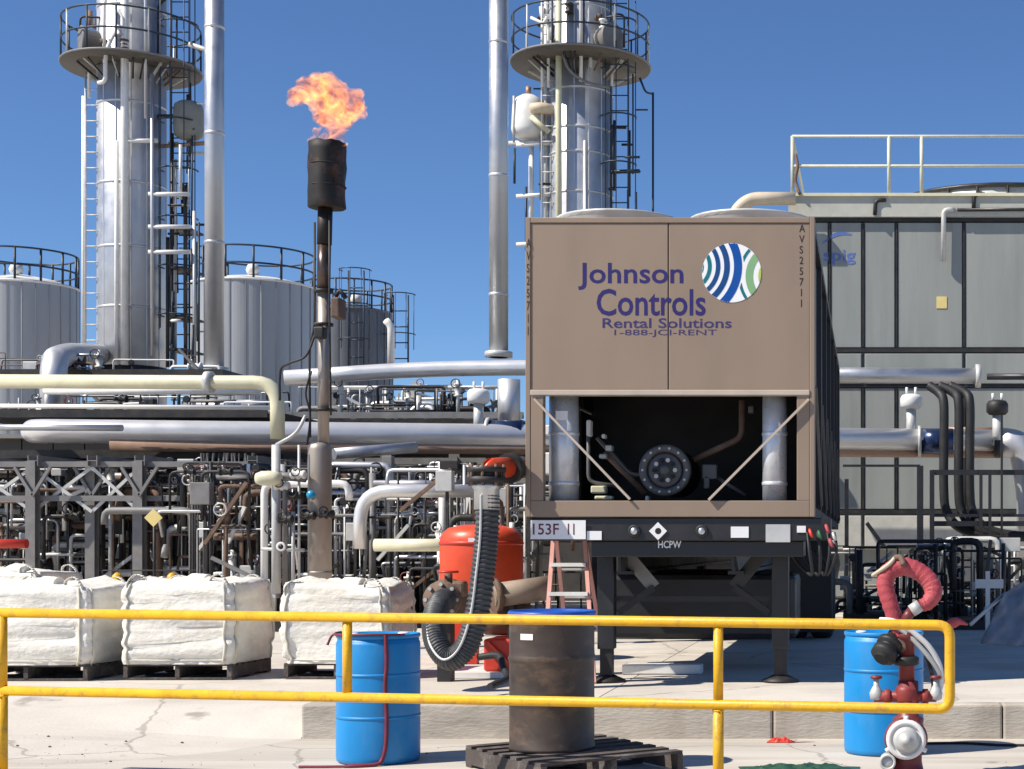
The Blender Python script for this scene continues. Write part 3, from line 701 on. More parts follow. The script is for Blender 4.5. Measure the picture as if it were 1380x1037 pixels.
for k in range(1, 5):
    t = k/5; a_, b_ = tl.lerp(bl, t), trr.lerp(br, t)
    MB().box((a_.x, a_.y-.05, a_.z-.02), (b_.x, a_.y+.03, a_.z+.012)).build('step', WHITE, ld)
    if k < 4: MB().bar(a_+Vector((.02,.12+.19*k,-.05)), b_+Vector((-.02,.12+.19*k,-.05)), .02).build('rear_bar', LGREY, ld)

# ------------------------------------------------------------------ fire hydrant with monitor hoses
MAROON2 = mat('dull_hydrant_red', (.27,.035,.03), .55, var=.3, scale=7, dirt=(.12,.04,.035), dirt_amt=.6, dirt_scale=7)
d = 10.0; x = X(1222, d)
hy = thing('fire_hydrant', 'red fire hydrant with white cap, brass valves and faded red hose loop on top', 'hydrant', (x, d, 0))
MB().lathe([(.16,0.001),(.16,.03),(.10,.04),(.088,.10),(.088,.34),(.10,.36),(.10,.38),(.07,.40),(.065,.62)], (x+.01, d, 0), n=26).build('barrel', MAROON, hy)
c = W(1221, 996, d-.10)
MB().lathe([(.10,.16),(.10,.08),(.135,.06),(.14,.0),(.12,-.02)], c, axis='Y', n=28).build('outlet', MAROON, hy)
cp = MB().lathe([(.118,-.0),(.128,-.02),(.128,-.05),(.10,-.06),(.095,-.045),(.085,-.045)], c, axis='Y', n=30).build('cap_ring', WHITE, hy)
MB().lathe([(.084,-.03),(.084,-.07),(.06,-.085),(.03,-.085),(.028,-.115),(0,-.115)], c, axis='Y', n=24).build('cap', LGREY, cp)
for k in range(3):
    a = R(90+120*k); MB().cyl(c+Vector((.115*math.cos(a),-.03,.115*math.sin(a))), c+Vector((.15*math.cos(a),-.03,.15*math.sin(a))), .016, 8).build('cap_lug', WHITE, cp)
c = W(1196, 1025, d-.05)
MB().lathe([(0,-.08),(.03,-.08),(.05,-.05),(.05,.02),(.035,.05),(.035,.12)], c, axis='Y', n=16).build('drain_valve', LGREY, hy)
MB().ring(c+Vector((0,-.085,0)), .045, .01, 16, axis='Y').build('drain_wheel', LGREY, hy)
# cross manifold
z = Z(939, d)
MB().tube([(X(1178,d), d, z), (X(1262,d), d, z)], .036, 14).build('manifold', MAROON2, hy)
for px in (1196, 1222, 1247):
    p = W(px, 939, d); MB().lathe([(.045,-.02),(.05,-.015),(.05,.015),(.045,.02)], p, axis='X', n=18).build('collar', MAROON2, hy)
MB().lathe([(.06,-.06),(.075,-.03),(.075,.03),(.06,.06)], W(1222,936,d), n=20).build('cross_body', MAROON2, hy)
for px, m in ((1181, LGREY), (1261, LGREY)):
    p = W(px, 938, d)
    v_ = MB().lathe([(.022,-.03),(.04,-.02),(.045,.02),(.03,.05),(.018,.07),(.018,.11)], p, n=14).build('side_valve', m, hy)
    MB().lathe([(.035,0),(.04,.01),(.035,.02),(0,.025)], p+Vector((0,0,.11)), n=12).build('valve_knob', MAROON, v_)
# riser
MB().lathe([(.052,0),(.052,.30),(.07,.31),(.07,.35),(.05,.36),(.05,.42)], W(1222,925,d), n=20).build('riser', MAROON, hy)
MB().lathe([(.07,0),(.085,.01),(.085,.05),(.07,.06)], W(1221,897,d), n=20).build('riser_flange', DARKST, hy)
# black double coupling tilted to the left
cc = W(1196, 874, d-.05); ax = Vector((-.35,-.45,-.55)).normalized()
MB().tube([cc-ax*.16, cc-ax*.05, cc-ax*.05, cc-ax*.015, cc-ax*.015, cc+ax*.02, cc+ax*.02, cc+ax*.07, cc+ax*.07, cc+ax*.1], [.05,.05,.085,.085,.06,.06,.085,.085,.05,.05], 22).build('hose_coupling', RUBBER, hy)
MB().tube(spline([cc-ax*.15, W(1215,862,d), W(1222,880,d)], 5), .05, 14).build('outlet_elbow', BROWN, hy)
# pale hoses arching to the right
for k, (a_, m) in enumerate(((0, WHITE), (1, LGREY))):
    pts = [W(1186+a_*6,836+a_*4,d-.02), W(1205,838+a_*5,d-.06), W(1228,851+a_*9,d-.05), W(1252,872+a_*14,d-.03), W(1266,897+a_*10,d), W(1268,922,d+.02), W(1263,936,d)]
    MB().tube(spline(pts, 6), .019 - a_*.003, 10).build('pale_hose', m, hy)
MB().tube(spline([W(1205,845,d), W(1240,868,d+.03), W(1255,905,d+.03), W(1258,930,d)], 6), .013, 8).build('black_line', RUBBER, hy)
# faded red hose loop
pts = [W(1214,858,d), W(1207,838,d), W(1199,812,d), W(1193,790,d+.01), W(1198,771,d+.02), W(1217,764,d+.03), W(1237,770,d+.03), W(1252,783,d+.02), W(1258,799,d+.0), W(1250,813,d-.02), W(1240,816,d-.03)]
lp = spline(pts, 7)
MB().tube(lp, [.048+.012*min(1, i/30) - .022*max(0, (i-55)/15) + .003*math.sin(i*2.1) for i in range(len(lp))], 16).build('red_hose', PINK, hy)
MB().tube([W(1240,816,d-.03), W(1228,824,d-.03)], .042, 14).build('nozzle', LGREY, hy)
MB().tube([W(1229,823,d-.03), W(1218,838,d-.02)], .034, 14).build('nozzle_tip', MAROON, hy)
MB().tube(spline([W(1176,776,d+.02), W(1188,768,d-.03), W(1199,760,d-.03), W(1206,752,d)], 5), .014, 8).build('tie_strap', BEIGE, hy)
MB().tube(spline([W(1206,752,d), W(1214,752,d-.02), W(1218,762,d-.05)], 5), .02, 8).build('strap_hook', BROWN, hy)
MB().tube(spline([W(1272,846,d+.1), W(1290,838,d+.1), W(1304,842,d+.08)], 4), [.01,.02,.03,.035,.03,.02,.015,.01,.006], 8).build('loose_tail', PINK, hy)

# ------------------------------------------------------------------ things on the ground
def crumple(name, label, cat, px, d, sx, sy, h, m, seed, z0=0.004):
    b = MB(); n = 34; cx = X(px, d); idx = {}
    for i in range(n+1):
        for j in range(n+1):
            u, v = i/n*2-1, j/n*2-1; e = max(0, 1-(abs(u)**2.4+abs(v)**2.4))
            q = Vector((u*2.6, v*2.6, seed))
            z = z0 + h*e**.5*(.35+.65*abs(mnoise.fractal(q, .9, 2.1, 5))*1.6)
            w_ = 1+.18*mnoise.noise(Vector((u*1.5, v*1.5, seed+5)))
            idx[i, j] = len(b.v); b.v.append(Vector((cx+u*sx*w_, d+v*sy*w_, z)))
    for i in range(n):
        for j in range(n): b.f.append((idx[i,j], idx[i+1,j], idx[i+1,j+1], idx[i,j+1])); b.sm.append(True)
    return b.build(name, m, label=label, cat=cat)
crumple('green_tarp', 'crumpled dark green tarpaulin on the ground at the bottom edge', 'tarpaulin', 1075, 10.12, .40, .30, .06, GREEN, 3)
crumple('red_rag', 'small red rag at the foot of the kerb', 'rag', 1052, 11.75, .10, .05, .035, RED, 8)
MB().tube(spline([W(1060,1002,11.7), W(1090,1001,11.75), W(1125,1003,11.8), W(1145,1005,11.78)], 5), .008, 6).build('red_cord', STR, label='thin red cord lying along the foot of the kerb', cat='cord')  # simply a loose red cord on the ground
MB().tube(spline([Vector((X(1240,11.6),11.6,.01)), Vector((X(1300,11.62),11.62,.01)), Vector((X(1355,11.5),11.5,.01)), Vector((X(1450,11.5),11.5,.01))], 5), .011, 6).build('black_cable', RUBBER, label='thin black cable on the ground right of the hydrant', cat='cable')
rng = random.Random(5)
STONE = mat('stone_chip', (.20,.17,.14), .9, var=.4)
b = MB()
for i in range(150):
    px = rng.choice((rng.gauss(75,30), rng.gauss(200,160), rng.uniform(0,1380))); py = rng.uniform(952, 1034)
    d = ZC*F/(py-CY); x_ = X(px, d)
    if d > 11.7: continue
    z = ramp_z(x_, d) if x_ < XL_PAD and d > 10.2 else 0.0
    q = rng.uniform(.003,.006) if i % 6 else rng.uniform(.008,.014)
    b.lathe([(q*.8,0),(q,q*.4),(q*.5,q*.8),(0,q*.9)], (x_, d, max(0,z)), n=6)
b.build('grit', STONE, label='dark grit and stone chips scattered over the yard', cat='grit', kind='stuff')

# ------------------------------------------------------------------ flare stack and flame
d = 18.0; px = 431; x = X(px, d)
fl = thing('flare_stack', 'black flare stack with sooty wind shield, burning at its top', 'flare stack', (x, d, ZP))
r = RW(33, px, d)
zb0 = Z(597, d)
MB().lathe([(r,0),(r,zb0-ZP-.08),(r*.93,zb0-ZP-.03),(r*.62,zb0-ZP),(0,zb0-ZP)], (x, d, ZP), n=28).build('knockout_drum', RUSTPIPE, fl)
for zz in (.9, 1.55):
    MB().lathe([(r*1.0,0),(r*1.04,.004),(r*1.04,.03),(r,.034)], (x, d, ZP+zz), n=28).build('weld_band', RUSTPIPE, fl)
r2 = RW(20, px, d); x2 = X(436, d)
MB().cyl((x2, d, zb0-.02), (x2, d, Z(395, d)), r2*.78, 20).build('lower_riser', RUSTPIPE, fl)
MB().cyl((x2, d, Z(395, d)), (x2+.01, d, Z(330, d)), r2*.92, 20).build('stained_riser', BRONZE, fl)
MB().cyl((x2+.01, d, Z(330, d)), (x2+.02, d, Z(281, d)), r2*1.02, 20).build('upper_riser', BLKSOOT, fl)
for py in (395, 440, 555):
    MB().lathe([(r2*.8,0),(r2*1.35,.004),(r2*1.35,.035),(r2*.8,.04)], (x2, d, Z(py, d)), n=22).build('flange', DARKST, fl)
rh = RW(51, 441, d); xh = X(441, d)
hb = Z(193,d)-Z(281,d)
b = MB().lathe([(r2,0),(rh*.97,0),(rh,.01)] + [(rh, hb*k/8) for k in range(1, 9)] + [(rh*.96,hb),(rh*.95,.05),(r2*.9,.04)], (xh, d, Z(281,d)), n=36)
for p in b.v:                                        # heat-warped sheet
    u = Vector((p.x-xh, p.y-d, 0)); k = mnoise.noise(Vector((p.x*7, p.y*7, p.z*5))) * .022
    hz_ = max(0, (p.z-Z(281,d))/hb)
    if u.length > rh*.8: p += u.normalized()*k; p.z += mnoise.noise(Vector((p.x*9, p.y*9, 3)))*.04*hz_**4
hd = b.build('wind_shield', BLKSOOT, fl)
for zz in (.25, .5):
    MB().ring((xh, d, Z(281,d)+zz), rh*1.0, .008, 32, m=5).build('stiffener_ring', BLKSOOT, hd)
MB().tube(fillet([W(418,590,d), W(417,470,d), W(424,440,d), W(424,300,d)], .1), .014, 7).build('pilot_line', DARKST, fl)
MB().tube(fillet([W(446,560,d-.1), W(444,420,d-.1), W(444,290,d-.1)], .1), .012, 7).build('pilot_line', DARKST, fl)
ig = MB().box(tuple(W(445,428,d-.2)), tuple(W(467,405,d+.05)), None).build('igniter_box', BROWN, fl, bevel=.02)
MB().tube([W(452,400,d-.1), W(458,392,d-.1), W(466,402,d-.1)], .03, 8).build('box_hood', DARKST, ig)
MB().box(tuple(W(422,456,d-.15)), tuple(W(446,444,d+.1))).build('clamp', DARKST, fl, bevel=.02)
MB().tube(spline([W(424,452,d-.1), W(412,480,d-.15), W(390,490,d-.1), W(378,500,d), W(377,540,d)], 6), .014, 7).build('conduit', DARKST, fl)
MB().tube(spline([W(420,500,d-.1), W(412,530,d-.1), W(418,560,d-.1), W(414,600,d-.1)], 5), .012, 7).build('conduit', DARKST, fl)
# pipework hung on the stack's left
for pts, r_, m in ((((412,640),(384,640),(384,790)), .03, GREYST), (((372,600),(372,800)), .05, LGREY), (((395,690),(395,800)), .02, LGREY), (((403,600),(403,790)), .016, LGREY), (((360,640),(412,645)), .05, GREYST), (((352,740),(410,742)), .02, LGREY), (((372,600),(400,585),(412,560)), .02, LGREY)):
    MB().tube(fillet([W(*p, d-.15) for p in pts], .12), r_, 9).build('side_pipe', m, fl)
for q in ((380,655),(398,668),(385,700),(402,640),(415,695),(440,693)):
    p = W(*q, d-.2)
    v_ = MB().lathe([(.03,-.09),(.05,-.08),(.05,-.05),(.035,-.04),(.06,0),(.035,.04),(.05,.05),(.05,.08),(.03,.09)], p, axis='X', n=12).build('valve', DARKST if q[1] > 660 else WHITE, fl)
    MB().ring(p+Vector((0,-.1,.03)), .05, .008, 14, axis='Y', m=5).build('handwheel', DARKST, v_)
p = W(419,667,d-.35); MB().lathe([(0,-.03),(.045,-.025),(.05,.0),(.04,.03),(0,.03)], p, axis='Y', n=16).build('blue_knob', mat('cyan_knob', (.02,.30,.55), .3), fl)
p = W(379,737,d-.35); gg = MB().lathe([(0,.02),(.05,.02),(.055,-.01),(.045,-.015)], p, axis='Y', n=18).build('gauge', WHITE, fl)
MB().lathe([(.03,-.016),(0,-.018)], p, axis='Y', n=14).build('gauge_face', BLKPAINT, gg)
p = W(362,645,d-.3); MB().lathe([(0,-.15),(.06,-.14),(.085,-.08),(.085,.08),(.06,.14),(0,.15)], p, axis='X', n=16).build('cream_actuator', CREAM, fl)

fm = bpy.data.materials.new('flame_gas'); fm.use_nodes = True; t_ = fm.node_tree; t_.nodes.clear(); N_ = t_.nodes; L_ = t_.links
mo = N_.new('ShaderNodeOutputMaterial'); tc = N_.new('ShaderNodeTexCoord')
nz = N_.new('ShaderNodeTexNoise'); nz.inputs['Scale'].default_value = 6.5; nz.inputs['Detail'].default_value = 5; nz.inputs['Roughness'].default_value = .62; nz.inputs['Distortion'].default_value = 1.2
L_.new(tc.outputs['Object'], nz.inputs['Vector'])
mr = N_.new('ShaderNodeMapRange'); mr.inputs['From Min'].default_value = .42; mr.inputs['From Max'].default_value = .64; mr.inputs['To Min'].default_value = .6; mr.inputs['To Max'].default_value = 10.0
L_.new(nz.outputs['Fac'], mr.inputs['Value'])
cr = N_.new('ShaderNodeValToRGB'); cr.color_ramp.elements[0].position = .38; cr.color_ramp.elements[0].color = (1,.16,.05,1)
cr.color_ramp.elements[1].position = .64; cr.color_ramp.elements[1].color = (1,.50,.13,1)
L_.new(nz.outputs['Fac'], cr.inputs[0])
emn = N_.new('ShaderNodeEmission'); L_.new(cr.outputs[0], emn.inputs['Color']); L_.new(mr.outputs[0], emn.inputs['Strength'])
ab = N_.new('ShaderNodeVolumeAbsorption'); ab.inputs['Color'].default_value = (.9,.55,.25,1); ab.inputs['Density'].default_value = 5.0
ash = N_.new('ShaderNodeAddShader'); L_.new(emn.outputs[0], ash.inputs[0]); L_.new(ab.outputs[0], ash.inputs[1])
L_.new(ash.outputs[0], mo.inputs['Volume'])
b = MB(); rng = random.Random(11)
blobs = [(398,128,13),(412,118,16),(430,113,17),(446,116,17),(462,130,16),(478,134,15),(484,148,14),(470,150,18),(452,140,20),(432,135,20),(414,128,14),(446,160,17),(462,165,14),(435,158,12),(452,178,11),(428,178,8),(460,186,7),(440,188,9),(420,190,6),(392,136,8),(466,196,6),(455,199,7)]
for (bx, by, br_) in blobs:
    c = W(bx, by, d + rng.uniform(-.07, .07)); rr_ = br_*d/F*1.0
    b.lathe([(rr_*math.sin(PI*k/8)+1e-5, -rr_*math.cos(PI*k/8)) for k in range(9)], c, n=14)
fo = b.build('flame', fm, label='orange and pink gas flame billowing above the flare stack', cat='flame')
rm = fo.modifiers.new('merge', 'REMESH'); rm.mode = 'VOXEL'; rm.voxel_size = .022; rm.use_smooth_shade = True
tx = bpy.data.textures.new('flame_noise', 'CLOUDS'); tx.noise_scale = .14; tx.noise_depth = 4
dm = fo.modifiers.new('lick', 'DISPLACE'); dm.texture = tx; dm.strength = .17; dm.mid_level = .55

# ------------------------------------------------------------------ distillation columns
def ladder(parent, p0, p1, w_, m, right=Vector((1,0,0)), cage=None, out=Vector((0,-1,0)), step=.35, rr_=.022):
    p0, p1 = Vector(p0), Vector(p1); L = p1.z - p0.z
    la = MB()
    for s_ in (-1, 1): la.tube([p0+right*w_/2*s_, p1+right*w_/2*s_], rr_, 6)
    ld_ = None
    rails = [MB().tube([p0+right*w_/2*s_, p1+right*w_/2*s_], rr_, 6).build('ladder_rail', m, parent) for s_ in (-1, 1)]
    n = int(L/step)
    for k in range(1, n):
        q = p0 + (p1-p0)*k/n
        MB().tube([q-right*w_/2, q+right*w_/2], rr_*.7, 5).build('rung', m, rails[0])
    if cage:
        cr_ = cage
        nn = int(L/1.1)
        for k in range(1, nn+1):
            q = p0 + (p1-p0)*k/nn
            pts = [q + right*cr_*math.cos(a) + out*(cr_*math.sin(a)+.1) for a in [R(-20+22*i) for i in range(11)]]
            MB().tube(pts, .02, 5).build('cage_hoop', m, rails[1])
        for a in (R(10), R(50), R(90), R(130), R(170)):
            o_ = right*cr_*math.cos(a) + out*(cr_*math.sin(a)+.1)
            MB().tube([p0+Vector((0,0,.8))+o_, p1+o_], .013, 5).build('cage_strap', m, rails[1])
def column(label, px, wpx, d, pyplat, platL, platR, lad_px, mirror, seed):
    x = X(px, d); r = RW(wpx, px, d); ztop = Z(-160, d)
    t = thing('distillation_column', label, 'column', (x, d, ZP), 'silver distillation columns')
    MB().lathe([(r,0),(r,ztop-ZP)], (x, d, ZP), n=40).build('shell', ALU, t)
    MB().lathe([(r*1.5,0),(r*1.5,.05),(r*1.02,.45)], (x, d, Z(505,d)-.3), n=32).build('skirt', DARKST, t)
    for py in (-120, 20, 148, 255, 340, 420) if not mirror else (-120, 20, 130, 182, 215, 268, 340, 420):
        MB().lathe([(r*1.0,0),(r*1.02,.01),(r*1.02,.05),(r,.06)], (x, d, Z(py, d)), n=40).build('jacket_band', ALU2, t)
    # vertical jacket seams
    for k in range(14):
        a = 2*PI*k/14 + .2
        MB().box((x+r*math.cos(a)-.01, d+r*math.sin(a)-.01, Z(500,d)), (x+r*math.cos(a)+.01, d+r*math.sin(a)+.01, ztop)).build('jacket_seam', ALU2, t)
    # platform
    Ro = RW(platR-platL, px, d)*.94; zp = Z(pyplat, d); pc = Vector((x, d, zp))
    dk = MB().lathe([(r*1.03,0),(Ro,0),(Ro,.05),(r*1.03,.05),(r*1.03,0)], pc, n=36).build('platform_deck', mat('deck_grating%d' % seed, (.11,.10,.085), .7, var=.3, dirt=(.14,.08,.05), dirt_amt=.5), t)
    MB().ring(pc+Vector((0,0,.05)), Ro, .03, 40, m=6).build('toe_rim', GREYST, dk)
    for k in range(7):
        a = 2*PI*k/7+.3; u = Vector((math.cos(a), math.sin(a), 0))
        MB().bar(pc+u*r-Vector((0,0,.34)), pc+u*Ro*.80-Vector((0,0,.02)), .045).build('bracket', DARKST if k % 3 else LGREY, t)
    for hh in (1.05, .55): MB().ring(pc+Vector((0,0,hh)), Ro*.985, .022, 44, m=6).build('platform_rail', NAVYST, dk)
    for k in range(14):
        a = 2*PI*k/14; u = Vector((math.cos(a), math.sin(a), 0))
        MB().tube([pc+u*Ro*.985+Vector((0,0,.08)), pc+u*Ro*.985+Vector((0,0,1.05))], .022, 6).build('rail_post', NAVYST if k % 3 else LGREY, dk)
    rg = random.Random(seed+40)
    for k in range(12):
        a = -PI/2 + rg.uniform(-1.6, 1.6); u = Vector((math.cos(a), math.sin(a), 0)); z_ = zp + rg.uniform(.2, 1.3)
        p = Vector((x, d, z_)) + u*r*rg.uniform(1.05, 1.35)
        m_ = rg.choice((WHITE, LGREY, DARKST, BROWN, ALU2))
        if k % 3 == 0: MB().tube([Vector((x, d, z_))+u*r*.95, p, p+Vector((0,0,rg.uniform(-.6,.5)))], rg.uniform(.04,.08), 8).build('nozzle', m_, t)
        elif k % 3 == 1: MB().lathe([(0,-.12),(.1,-.11),(.1,-.07),(.05,-.05),(.09,0),(.05,.05),(.1,.07),(.1,.11),(0,.12)], p, n=12).build('valve', m_, t)
        else: MB().tube(fillet([p+Vector((0,0,-1.1)), p+Vector((0,0,.3)), p+Vector((rg.uniform(-.5,.5),0,.5))], .12), .035, 7).build('instrument_line', m_, t)
    sx = 1 if mirror else -1
    u = Vector((sx*.8, -.6, 0)); q = Vector((x, d, zp+.5))
    mw = MB().tube([q+u*r*.9, q+u*(r+.28), q+u*(r+.28), q+u*(r+.36)], [.27,.27,.34,.34], 18).build('manway', GREYST, t)
    MB().tube(fillet([q+u*(r+.2)+Vector((.35,0,-.2)), q+u*(r+.2)+Vector((.35,0,.55)), q+u*(r+.35)+Vector((0,0,.55)), q+u*(r+.35)+Vector((0,0,.3))], .1), .025, 6).build('davit', DARKST, mw)
    # junk under the deck: conduit hoops and hangers
    for k in range(8):
        a = -PI/2 + rg.uniform(-1.5, 1.5); u = Vector((math.cos(a), math.sin(a), 0))
        MB().tube([Vector((x,d,zp-.02))+u*Ro*.8, Vector((x,d,zp-rg.uniform(.2,.45)))+u*r*1.08], .02, 6).build('hanger', rg.choice((LGREY, BROWN, DARKST)), t)
    return t, x, r, Ro, zp
def at(px, py, d): return W(px, py, d)
# left column
d = 36.0
t, x, r, Ro, zp = column('left tall silver column with ring platform, behind the flare stack', 178, 95, d, 96, 83, 287, 252, False, 1)
dn = d - r - .12
for px_, r_, m, y0, y1 in ((168, .085, WHITE, -160, 492), (157, .045, WHITE, 190, 492), (113, .05, WHITE, 130, 495), (134, .05, LGREY, -160, 100), (205, .04, ALU2, 100, 480), (196, .03, ALU2, -160, 160)):
    dd = dn if 140 < px_ < 215 else d-.3
    p = MB().tube([W(px_, y0, dd), W(px_, y1, dd)], r_, 10).build('riser_pipe', m, t)
for py in (190, 262, 306, 340):
    a_ = W(168 if py == 190 else 200, py, dn); b_ = W(213 if py == 190 else 256, py, dn+.2)
    MB().tube([a_, b_], .05, 8).build('nozzle_pipe', WHITE, t)
ladder(t, W(243, 492, d-.2), W(243, -160, d-.2), .42, NAVYST, cage=.42)
ladder(t, W(127, 480, d-.5), W(127, 100, d-.5), .4, LGREY)
MB().tube(fillet([W(158,36,dn-.0), W(142,70,dn-.3), W(142,110,dn-.3), W(133,112,dn-.2)], .3), .045, 8).build('vent_pipe', WHITE, t)
MB().tube([W(255, 60, d-.6), W(300, 75, d-.6)], .06, 8).build('support_strut', LGREY, t)
for py in (305, 360, 425, 470):                     # small landings round the ladder
    a_, b_ = W(226, py, d-.5), W(272, py-3, d+.3)
    MB().box((a_.x, d-.6, a_.z-.05), (b_.x, d+.4, a_.z)).build('landing', DARKST, t)
    MB().tube([(b_.x, d-.5, a_.z), (b_.x, d-.5, a_.z+1.0)], .02, 6).build('landing_post', NAVYST, t)
MB().tube([W(268, 492, d-.6), W(268, 300, d-.6)], .025, 6).build('guide_bar', NAVYST, t)
for k, (px_, m) in enumerate(((232, DARKST), (236, LGREY), (250, BRONZE), (262, ALU2), (226, DARKST))):
    MB().tube([W(px_, 495, d-.3-.1*k), W(px_, 180+k*35, d-.3-.1*k)], .04, 7).build('drain_pipe', m, t)
rg = random.Random(9)
for k in range(34):                                   # scaffold tubes and lines right of the column
    x0_, y0_ = rg.uniform(224, 270), rg.uniform(110, 480); dd = d - rg.uniform(0, .7)
    if k % 2: MB().tube([W(x0_, y0_, dd), W(min(276, x0_+rg.uniform(12,34)), y0_, dd)], rg.choice((.02,.03,.04)), 6).build('scaffold_tube', rg.choice((NAVYST, LGREY, DARKST, WHITE)), t)
    else: MB().tube([W(x0_, y0_, dd), W(x0_+rg.uniform(-2,2), min(495, y0_+rg.uniform(40,130)), dd)], rg.choice((.02,.03,.04)), 6).build('scaffold_tube', rg.choice((NAVYST, NAVYST, LGREY, DARKST)), t)
vs_ = thing('reflux_drum', 'small grey drum hung between the left column and its tall pipe', 'vessel', W(254, 190, d-.2))
c = W(254, 163, d-.2)
MB().lathe([(0,-.46),(.2,-.43),(.3,-.36),(.33,-.25),(.33,.25),(.3,.36),(.2,.43),(0,.46)], c, n=24).build('shell', mat('olive_grey', (.25,.25,.22), .6, var=.2), vs_)
MB().cyl(c+Vector((0,0,.44)), c+Vector((0,0,.6)), .05, 8).build('nozzle', DARKST, vs_)
MB().tube([c+Vector((-.7,0,-.6)), c+Vector((.7,0,-.5))], .05, 8).build('bracket', COPPER, vs_)
MB().tube([c+Vector((-.7,0,.1)), c+Vector((-.2,0,.1))], .05, 8).build('inlet', DARKST, vs_)
# right column
d = 36.0
t, x, r, Ro, zp = column('right tall silver column with ring platform, rising behind the chiller', 783, 86, d, 92, 686, 886, 842, True, 2)
dn = d - r - .12
for px_, r_, m, y0, y1, dd in ((753, .07, CREAM, -160, 480, dn), (783, .04, WHITE, -160, 110, dn), (789, .05, ALU2, 190, 480, dn), (880, .025, NAVYST, 125, 480, d), (716, .06, WHITE, 195, 330, d-.2), (736, .05, LGREY, -160, 480, d-.2)):
    MB().tube([W(px_, y0, dd), W(px_, y1, dd)], r_, 10).build('riser_pipe', m, t)
MB().tube(fillet([W(862,105,d-.3), W(870,125,d-.2), W(880,127,d)], .1), .025, 6).build('vent_pipe', NAVYST, t)
ladder(t, W(835, 480, d-.25), W(835, -160, d-.25), .40, NAVYST, cage=.40)
ladder(t, W(740, 480, d-.5), W(740, -160, d-.5), .34, LGREY)
MB().tube([W(853, 100, d-.4), W(853, 235, d-.4)], .02, 6).build('guide_bar', NAVYST, t)
MB().tube([W(822, 232, d-.4), W(862, 231, d-.4)], .05, 6).build('landing', NAVYST, t)
MB().tube(fillet([W(755,62,dn-.25), W(765,95,dn-.3), W(790,112,dn-.2), W(822,118,dn)], .3), .03, 7).build('draped_cable', GREYST, t)
for py in (196, 265, 330):
    MB().tube([W(696, py, d-.3), W(750, py-3, d-.3)], .05, 8).build('nozzle_pipe', WHITE, t)
for k in range(26):
    x0_, y0_ = rg.uniform(820, 858), rg.uniform(110, 300); dd = d - rg.uniform(0, .6)
    if k % 3 == 0: x0_ = rg.uniform(690, 735)
    if k % 2: MB().tube([W(x0_, y0_, dd), W(x0_+rg.uniform(8,24), y0_, dd)], rg.choice((.02,.03)), 6).build('scaffold_tube', rg.choice((NAVYST, LGREY, DARKST)), t)
    else: MB().tube([W(x0_, y0_, dd), W(x0_, y0_+rg.uniform(40,130), dd)], rg.choice((.02,.03)), 6).build('scaffold_tube', rg.choice((NAVYST, NAVYST, LGREY)), t)
vs_ = thing('reflux_drum', 'small white insulated drum hung beside the right column', 'vessel', W(712, 186, d-.2))
c = W(712, 158, d-.2)
MB().lathe([(0,-.52),(.24,-.5),(.36,-.42),(.39,-.3),(.36,.28),(.28,.42),(.15,.5),(0,.52)], c, n=24).build('shell', WHITE, vs_)
MB().cyl(c+Vector((0,0,.5)), c+Vector((0,0,.7)), .06, 8).build('nozzle', COPPER, vs_)
MB().tube(fillet([c+Vector((.15,-.3,.1)), c+Vector((.35,-.35,.12)), c+Vector((.62,-.2,.1))], .1), .13, 12).build('side_nozzle', BEIGE, vs_)
MB().tube([c+Vector((.15,-.38,-.1)), c+Vector((.55,-.38,-.45))], .06, 8).build('drain_leg', CREAM, vs_)
MB().tube([c+Vector((-.5,0,-.62)), c+Vector((.7,0,-.55))], .06, 8).build('bracket', LGREY, vs_)

# tall free pipes beside the columns
def vpipe(label, px, wpx, d, y0, y1, m, bands, group=None):
    x = X(px, d); r = RW(wpx, px, d)
    o = MB().cyl((x, d, Z(y1, d)), (x, d, Z(y0, d)), r, 24).build('riser_pipe', m, label=label, cat='pipe', group=group)
    for py in bands: MB().lathe([(r,0),(r*1.05,.01),(r*1.05,.06),(r,.07)], (x, d, Z(py, d)), n=24).build('jacket_band', ALU2, o)
    MB().lathe([(r,0),(r*1.45,.0),(r*1.45,.12),(r,.14)], (x, d, Z(y1, d)), n=24).build('flange', LGREY, o)
vpipe('thick silver pipe rising beside the left column', 289, 27, 33.5, -160, 503, ALU, (40, 183, 330))
vpipe('thick silver pipe rising left of the right column', 672, 26, 33.5, -160, 482, ALU, (60, 240, 400))

